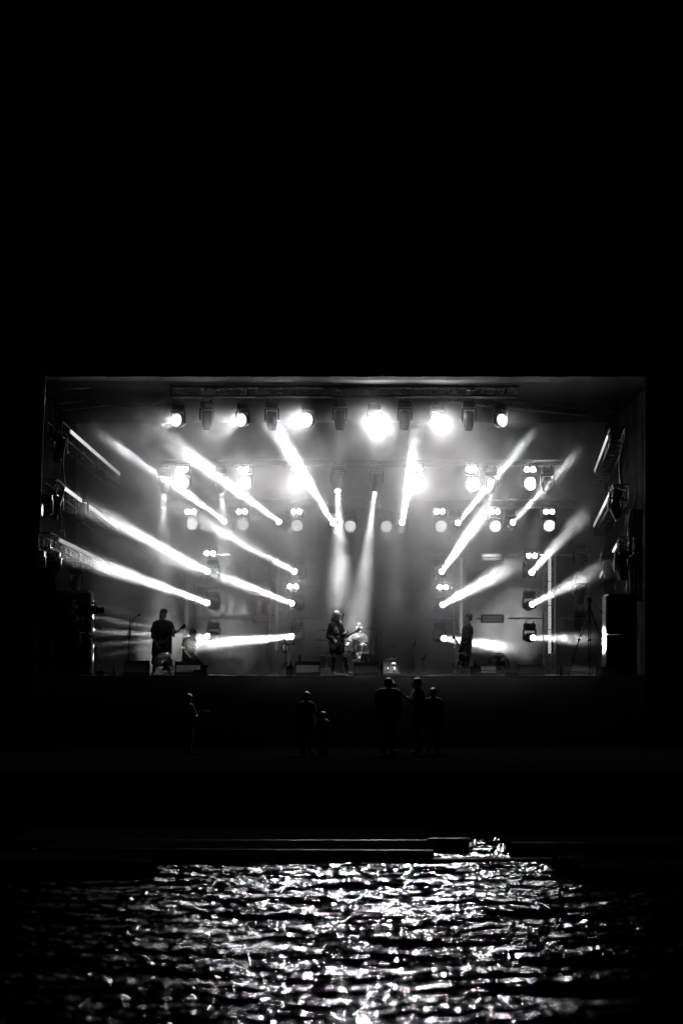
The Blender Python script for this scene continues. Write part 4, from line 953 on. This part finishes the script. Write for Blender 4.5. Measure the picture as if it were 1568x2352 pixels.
cymbal(d_(850,960,-.3), .16, 'hi-hat on a bright stand just left of the singer\'s boots', d_(848,0,-.3), 0, True)
# flight case with plank
p0, p1 = zC(380,1350,62.6), zC(690,1110,62.6); w_ = p1.x-p0.x; h_ = p1.z-p0.z
bz = FL+.075; t = thing('flight_case', 'metal-edged flight case right of the singer\'s monitor', 'flight case', ((p0.x+p1.x)/2, 62.6, bz)); h_ = p1.z-bz
MB().rbox((-w_/2,0,0),(w_/2,.5,h_),.008).build('panel', CASE, t)
for z_ in (h_*.74, h_-.03): MB().box((-w_/2-.004,-.006,z_),(w_/2+.004,.506,z_+.032)).build('edge_rail', ALU, t)
for x_ in (-w_/2, w_/2): MB().box((x_-.014,-.009,.0),(x_+.014,.03,h_+.003)).build('corner_rail', ALU, t)
MB().rbox((w_*.2,-.022,h_*.52),(w_*.38,-.006,h_*.86),.006).cone((w_*.29,-.03,h_*.62),(w_*.29,-.03,h_*.8),.018).build('butterfly_latch', CHROME, t)
for x_ in (-.02, w_*.36): MB().rbox((x_-.02,-.03,.01),(x_+.02,-.008,h_*.42),.008).build('jack_plug_bracket', CHROME, t)
q0, q1 = zC(385,1390,62.3), zC(808,1352,62.3)
pk = MB().rbox((-(q1.x-q0.x)/2,-.15,0),((q1.x-q0.x)/2,.75,.07),.006).build('stage_plank', WHITE, None, ((q0.x+q1.x)/2, 62.3, FL)); tag(pk, 'low white board under the flight case', 'board')
tw = zC(540,1075,62.8); cl = MB()
for k in range(5):
    pts = [Vector((.09*math.cos(a_)*(1+.1*k)+.03*k, .06*math.sin(a_), .02+.014*k+.03*abs(math.sin(a_*1.5+k)))) for a_ in [2*PI*j/16 for j in range(17)]]; cl.tube(pts, .008, 5)
o_ = cl.build('cable_coil', RUBBER, None, (tw.x, 62.85, bz+h_+.003)); tag(o_, 'tangled black cable coil lying on the flight case', 'cable')
# fans
GF = 'round floor fans at the stage front'
def fan(c, r, yaw, lab, m=CHROME, pitch=.25):
    t = thing('floor_fan', lab, 'fan', (c.x, c.y, FL), GF, yaw); z0 = r+.05; M = Matrix.Translation((0,0,z0)) @ Matrix.Rotation(PI/2-pitch,4,'X')
    gm = MB()
    for z_, rr in ((-.09,.86),(0,1),(.09,.86)): gm.lathe([(r*rr,z_-.006),(r*rr+.008,z_),(r*rr,z_+.006),(r*rr-.008,z_)], 32, M)
    for k in range(28):
        a_ = 2*PI*k/28; pp = [(.05,.10),(r*.5,.105),(r*.86,.09),(r,0),(r*.86,-.09),(r*.5,-.105),(.05,-.10)]
        gm.tube([(x_*math.cos(a_), x_*math.sin(a_), z_) for x_, z_ in pp], .0035, 4, M)
    gm.build('guard', m, t)
    MB().lathe([(0,.115),(.05,.115),(.055,.1),(0,.1)], 16, M).lathe([(0,-.17),(.06,-.17),(.075,-.10),(.075,-.03),(0,-.03)], 16, M).build('motor', BLACK, t)
    for k in range(4):
        a0 = PI/2*k; bl = MB(); v = []
        for i_ in range(5):
            f_ = i_/4; rr = .05+(r*.85-.05)*f_; wa = .35+.25*f_
            for s_ in (-1,1): v.append((rr*math.cos(a0+s_*wa), rr*math.sin(a0+s_*wa), .03*s_+.0))
        v2 = [(x_,y_,z_-.006) for x_,y_,z_ in v]
        f2 = [(2*i_,2*i_+1,2*i_+3,2*i_+2) for i_ in range(4)]+[(10+2*i_+2,10+2*i_+3,10+2*i_+1,10+2*i_) for i_ in range(4)]
        bl.add(v+v2, f2, True, M).build('blade', mat('fan blade', .08, .3, .5), t)
    MB().tube([(-r-.02,0,z0),(-r-.02,.0,.08),(-r+.02,-.14,.012),(r-.02,-.14,.012),(r+.02,0,.08),(r+.02,0,z0)], .011, 8).tube([(-r-.02,0,.08),(-r+.02,.2,.012),(r-.02,.2,.012),(r+.02,0,.08)], .011, 8).build('stand', m, t)
    return t
c = zA(645,1180,61.4); fan(c, .30, .1, 'chrome floor fan in front of the left guitarist\'s legs')
c = zD(410,1210,61.6); fan(c, .30, -.95, 'dark floor fan turned sideways in front of the bassist\'s legs', mat('dark fan wire', .08, .25, .9))
c = zD(1050,1240,62.6); fan(c, .30, -.3, 'dark floor fan behind the monitor right of the bassist', mat('dark fan wire', .08, .25, .9))
# bottles, stagebox, power blocks, small things
GB = 'drinks bottles on the stage'
def bottle(px, y0, Yb, lab, h=.30, r=.04, m=None, z=FL):
    p = at(px, 1550, Yb); t = thing('bottle', lab, 'bottle', (p.x, Yb, z), GB)
    MB().lathe([(0,0),(r,0),(r,h*.62),(r*.4,h*.82),(r*.36,h*.93),(0,h*.93)], 16).build('bottle_body', m or mat('dark plastic bottle', .04, .15), t)
    MB().lathe([(r*.42,h*.9),(r*.42,h),(0,h)], 12).build('cap', WHITE if m else BLACK, t)
bottle(262,0,60.9,'dark bottle standing alone left of the leftmost monitor', .32)
bottle(467,0,60.8,'bottle at the right end of the half-lit monitor', .36)
bottle(668,0,60.7,'tall dark bottle left of the speckled monitor', .42, .045)
bottle(876,0,60.6,'dark bottle between the centre monitor and the flight case', .42, .05)
bottle(1089,0,60.5,'dark bottle at the left corner of the right-hand monitor', .42, .045)
bottle(1288,0,61.2,'dark bottle right of the outer right tower foot', .34)
def sbox(x0, x1, y0, Yb, lab):
    a = at(x0, 1553, Yb); b = at(x1, y0, Yb); t = thing('power_block', lab, 'power box', ((a.x+b.x)/2, Yb, FL), 'small black boxes by the stage edge'); wd = b.x-a.x; h = b.z-FL
    MB().rbox((-wd/2,-.06,0),(wd/2,.08,h),.015).build('case', BLACK, t); MB().rbox((-wd*.3,-.068,h*.3),(wd*.3,-.06,h*.7),.003).build('socket_panel', ALUD, t)
for x0, x1, y0, Yb, lab in ((445,476,1538,60.6,'flat box and cables below the half-lit monitor\'s end'),(462,478,1527,60.9,'upright box behind the bottle at the half-lit monitor'),(716,736,1543,60.4,'small box at the lower right of the speckled monitor'),(657,675,1530,61.0,'box behind the tall bottle left of the speckled monitor'),(845,868,1543,60.4,'small box in front of the centre monitor'),(1079,1104,1530,61.1,'box left of the right-hand monitor under a bottle'),(1158,1190,1543,60.5,'flat box between the two rightmost monitors'),(1365,1395,1532,60.5,'box with looped cables at the foot of the right speaker'),(222,240,1540,61.0,'small pale-topped box at the foot of the left tripod')):
    sbox(x0, x1, y0, Yb, lab)
# stand with hoop, tray and clear bottle (left of centre)
s0 = zB(140,0,62.2); t = thing('equipment_stand', 'shiny stand with a coiled cable ring and a small tray, left of the speckled monitor', 'stand', (s0.x, 62.2, FL))
MB().cone((0,0,.1),(0,0,.72),.022).cone((0,0,.7),(0,0,1.0),.012).build('pole', CHROME, t)
for k in range(3): a_ = 2*PI*k/3+.2; MB().cone((0,0,.4),(.3*math.cos(a_),.3*math.sin(a_),.01),.012).build('leg', ALUD, t)
rg = MB()
for k in range(4): rg.lathe([(.095+.004*k,-.01),(.105+.004*k,0),(.095+.004*k,.01)], 24, Matrix.Translation((-.0,-.03+.012*k,.78)) @ Matrix.Rotation(PI/2,4,'X') @ Matrix.Scale(1.35,4,(0,1,0)))
rg.build('cable_ring', RUBBER, t)
MB().rbox((.05,-.08,.88),(.30,.08,.9),.006).cone((0,0,.85),(.1,0,.88),.012).build('tray', BLACK, t); MB().cone((-.02,0,.98),(-.04,0,1.04),.02).build('clip', BLACK, t)
bt = zB(290,0,62.2); t = thing('water_bottle', 'clear water bottle on the small tray of the shiny stand', 'bottle', (bt.x, 62.2, FL+.902))
MB().lathe([(0,0),(.033,0),(.035,.06),(.03,.1),(.035,.14),(.028,.18),(.014,.21),(.014,.23),(0,.23)], 16).build('bottle_body', mat('clear plastic', .5, .08, spec=1), t); MB().lathe([(.017,.22),(.017,.245),(0,.245)], 12).build('cap', WHITE, t)
tp_ = zB(388,0,63.5); t = thing('clip_stand', 'short dark post with an open two-pronged clip behind the speckled monitor', 'stand', (tp_.x, 63.5, FL))
MB().cone((0,0,.0),(0,0,.52),.022).build('post', BLACK, t); MB().cone((0,0,.5),(-.06,0,.6),.02,.015).cone((0,0,.5),(.03,0,.6),.022,.018).build('prongs', BLACK, t); MB().lathe([(0,0),(.12,0),(.12,.015),(0,.015)], 18).build('base', BLACK, t)
# cables
def cable(pts, lab, r=.011, closed=False):
    o0 = Vector(pts[0]); P_ = [Vector(p)-o0 for p in pts]; out = []
    for i in range(len(P_)-1):
        p0, p1, p2, p3 = P_[max(i-1,0)], P_[i], P_[i+1], P_[min(i+2,len(P_)-1)]
        for k in range(6):
            u = k/6; out.append(.5*((2*p1)+(-p0+p2)*u+(2*p0-5*p1+4*p2-p3)*u*u+(-p0+3*p1-3*p2+p3)*u**3))
    out.append(P_[-1]); o = MB().tube(out, r, 6).build('cable', RUBBER, None, o0); tag(o, lab, 'cable', 'black cables')
cable([at(160,892,61.6), at(230,922,61.8), at(310,934,62), at(370,922,62.1), at(400,912,62.2)], 'slack black cable hanging from the upper left to the front truss', .018)
cable([at(468,1545,60.5), at(540,1550,60.4), at(600,1551,60.35), at(655,1532,60.7)], 'cable along the stage edge left of the cable stand')
cable([at(870,1545,60.5), at(905,1543,60.4), at(950,1549,60.35), at(1040,1551,60.3)], 'cable crossing the stage edge right of the flight case')
cable([at(1104,1540,60.7), at(1130,1541,60.6), at(1165,1546,60.5), at(1190,1548,60.4)], 'cable between the two rightmost monitors')
cable([at(1292,1541,61), at(1330,1543,60.8), at(1362,1548,60.6), at(1390,1530,60.5)], 'cable from the tower foot to the right speaker')
cable([at(292,1553,60.4), at(360,1551,60.35), at(400,1545,60.5), at(445,1543,60.5)], 'cable passing in front of the chrome floor fan')
for i, (x_, y0, y1) in enumerate(((147,1000,1110),(140,1120,1220),(1425,1010,1120),(1445,1160,1250))):
    Yc = 61.1; cable([at(x_+8, y0, Yc), at(x_-3, (y0+y1)/2, Yc), at(x_+2, y1, Yc)], ('upper left', 'lower left', 'upper right', 'lower right')[i]+' bundle of cable between the side trusses', .03)
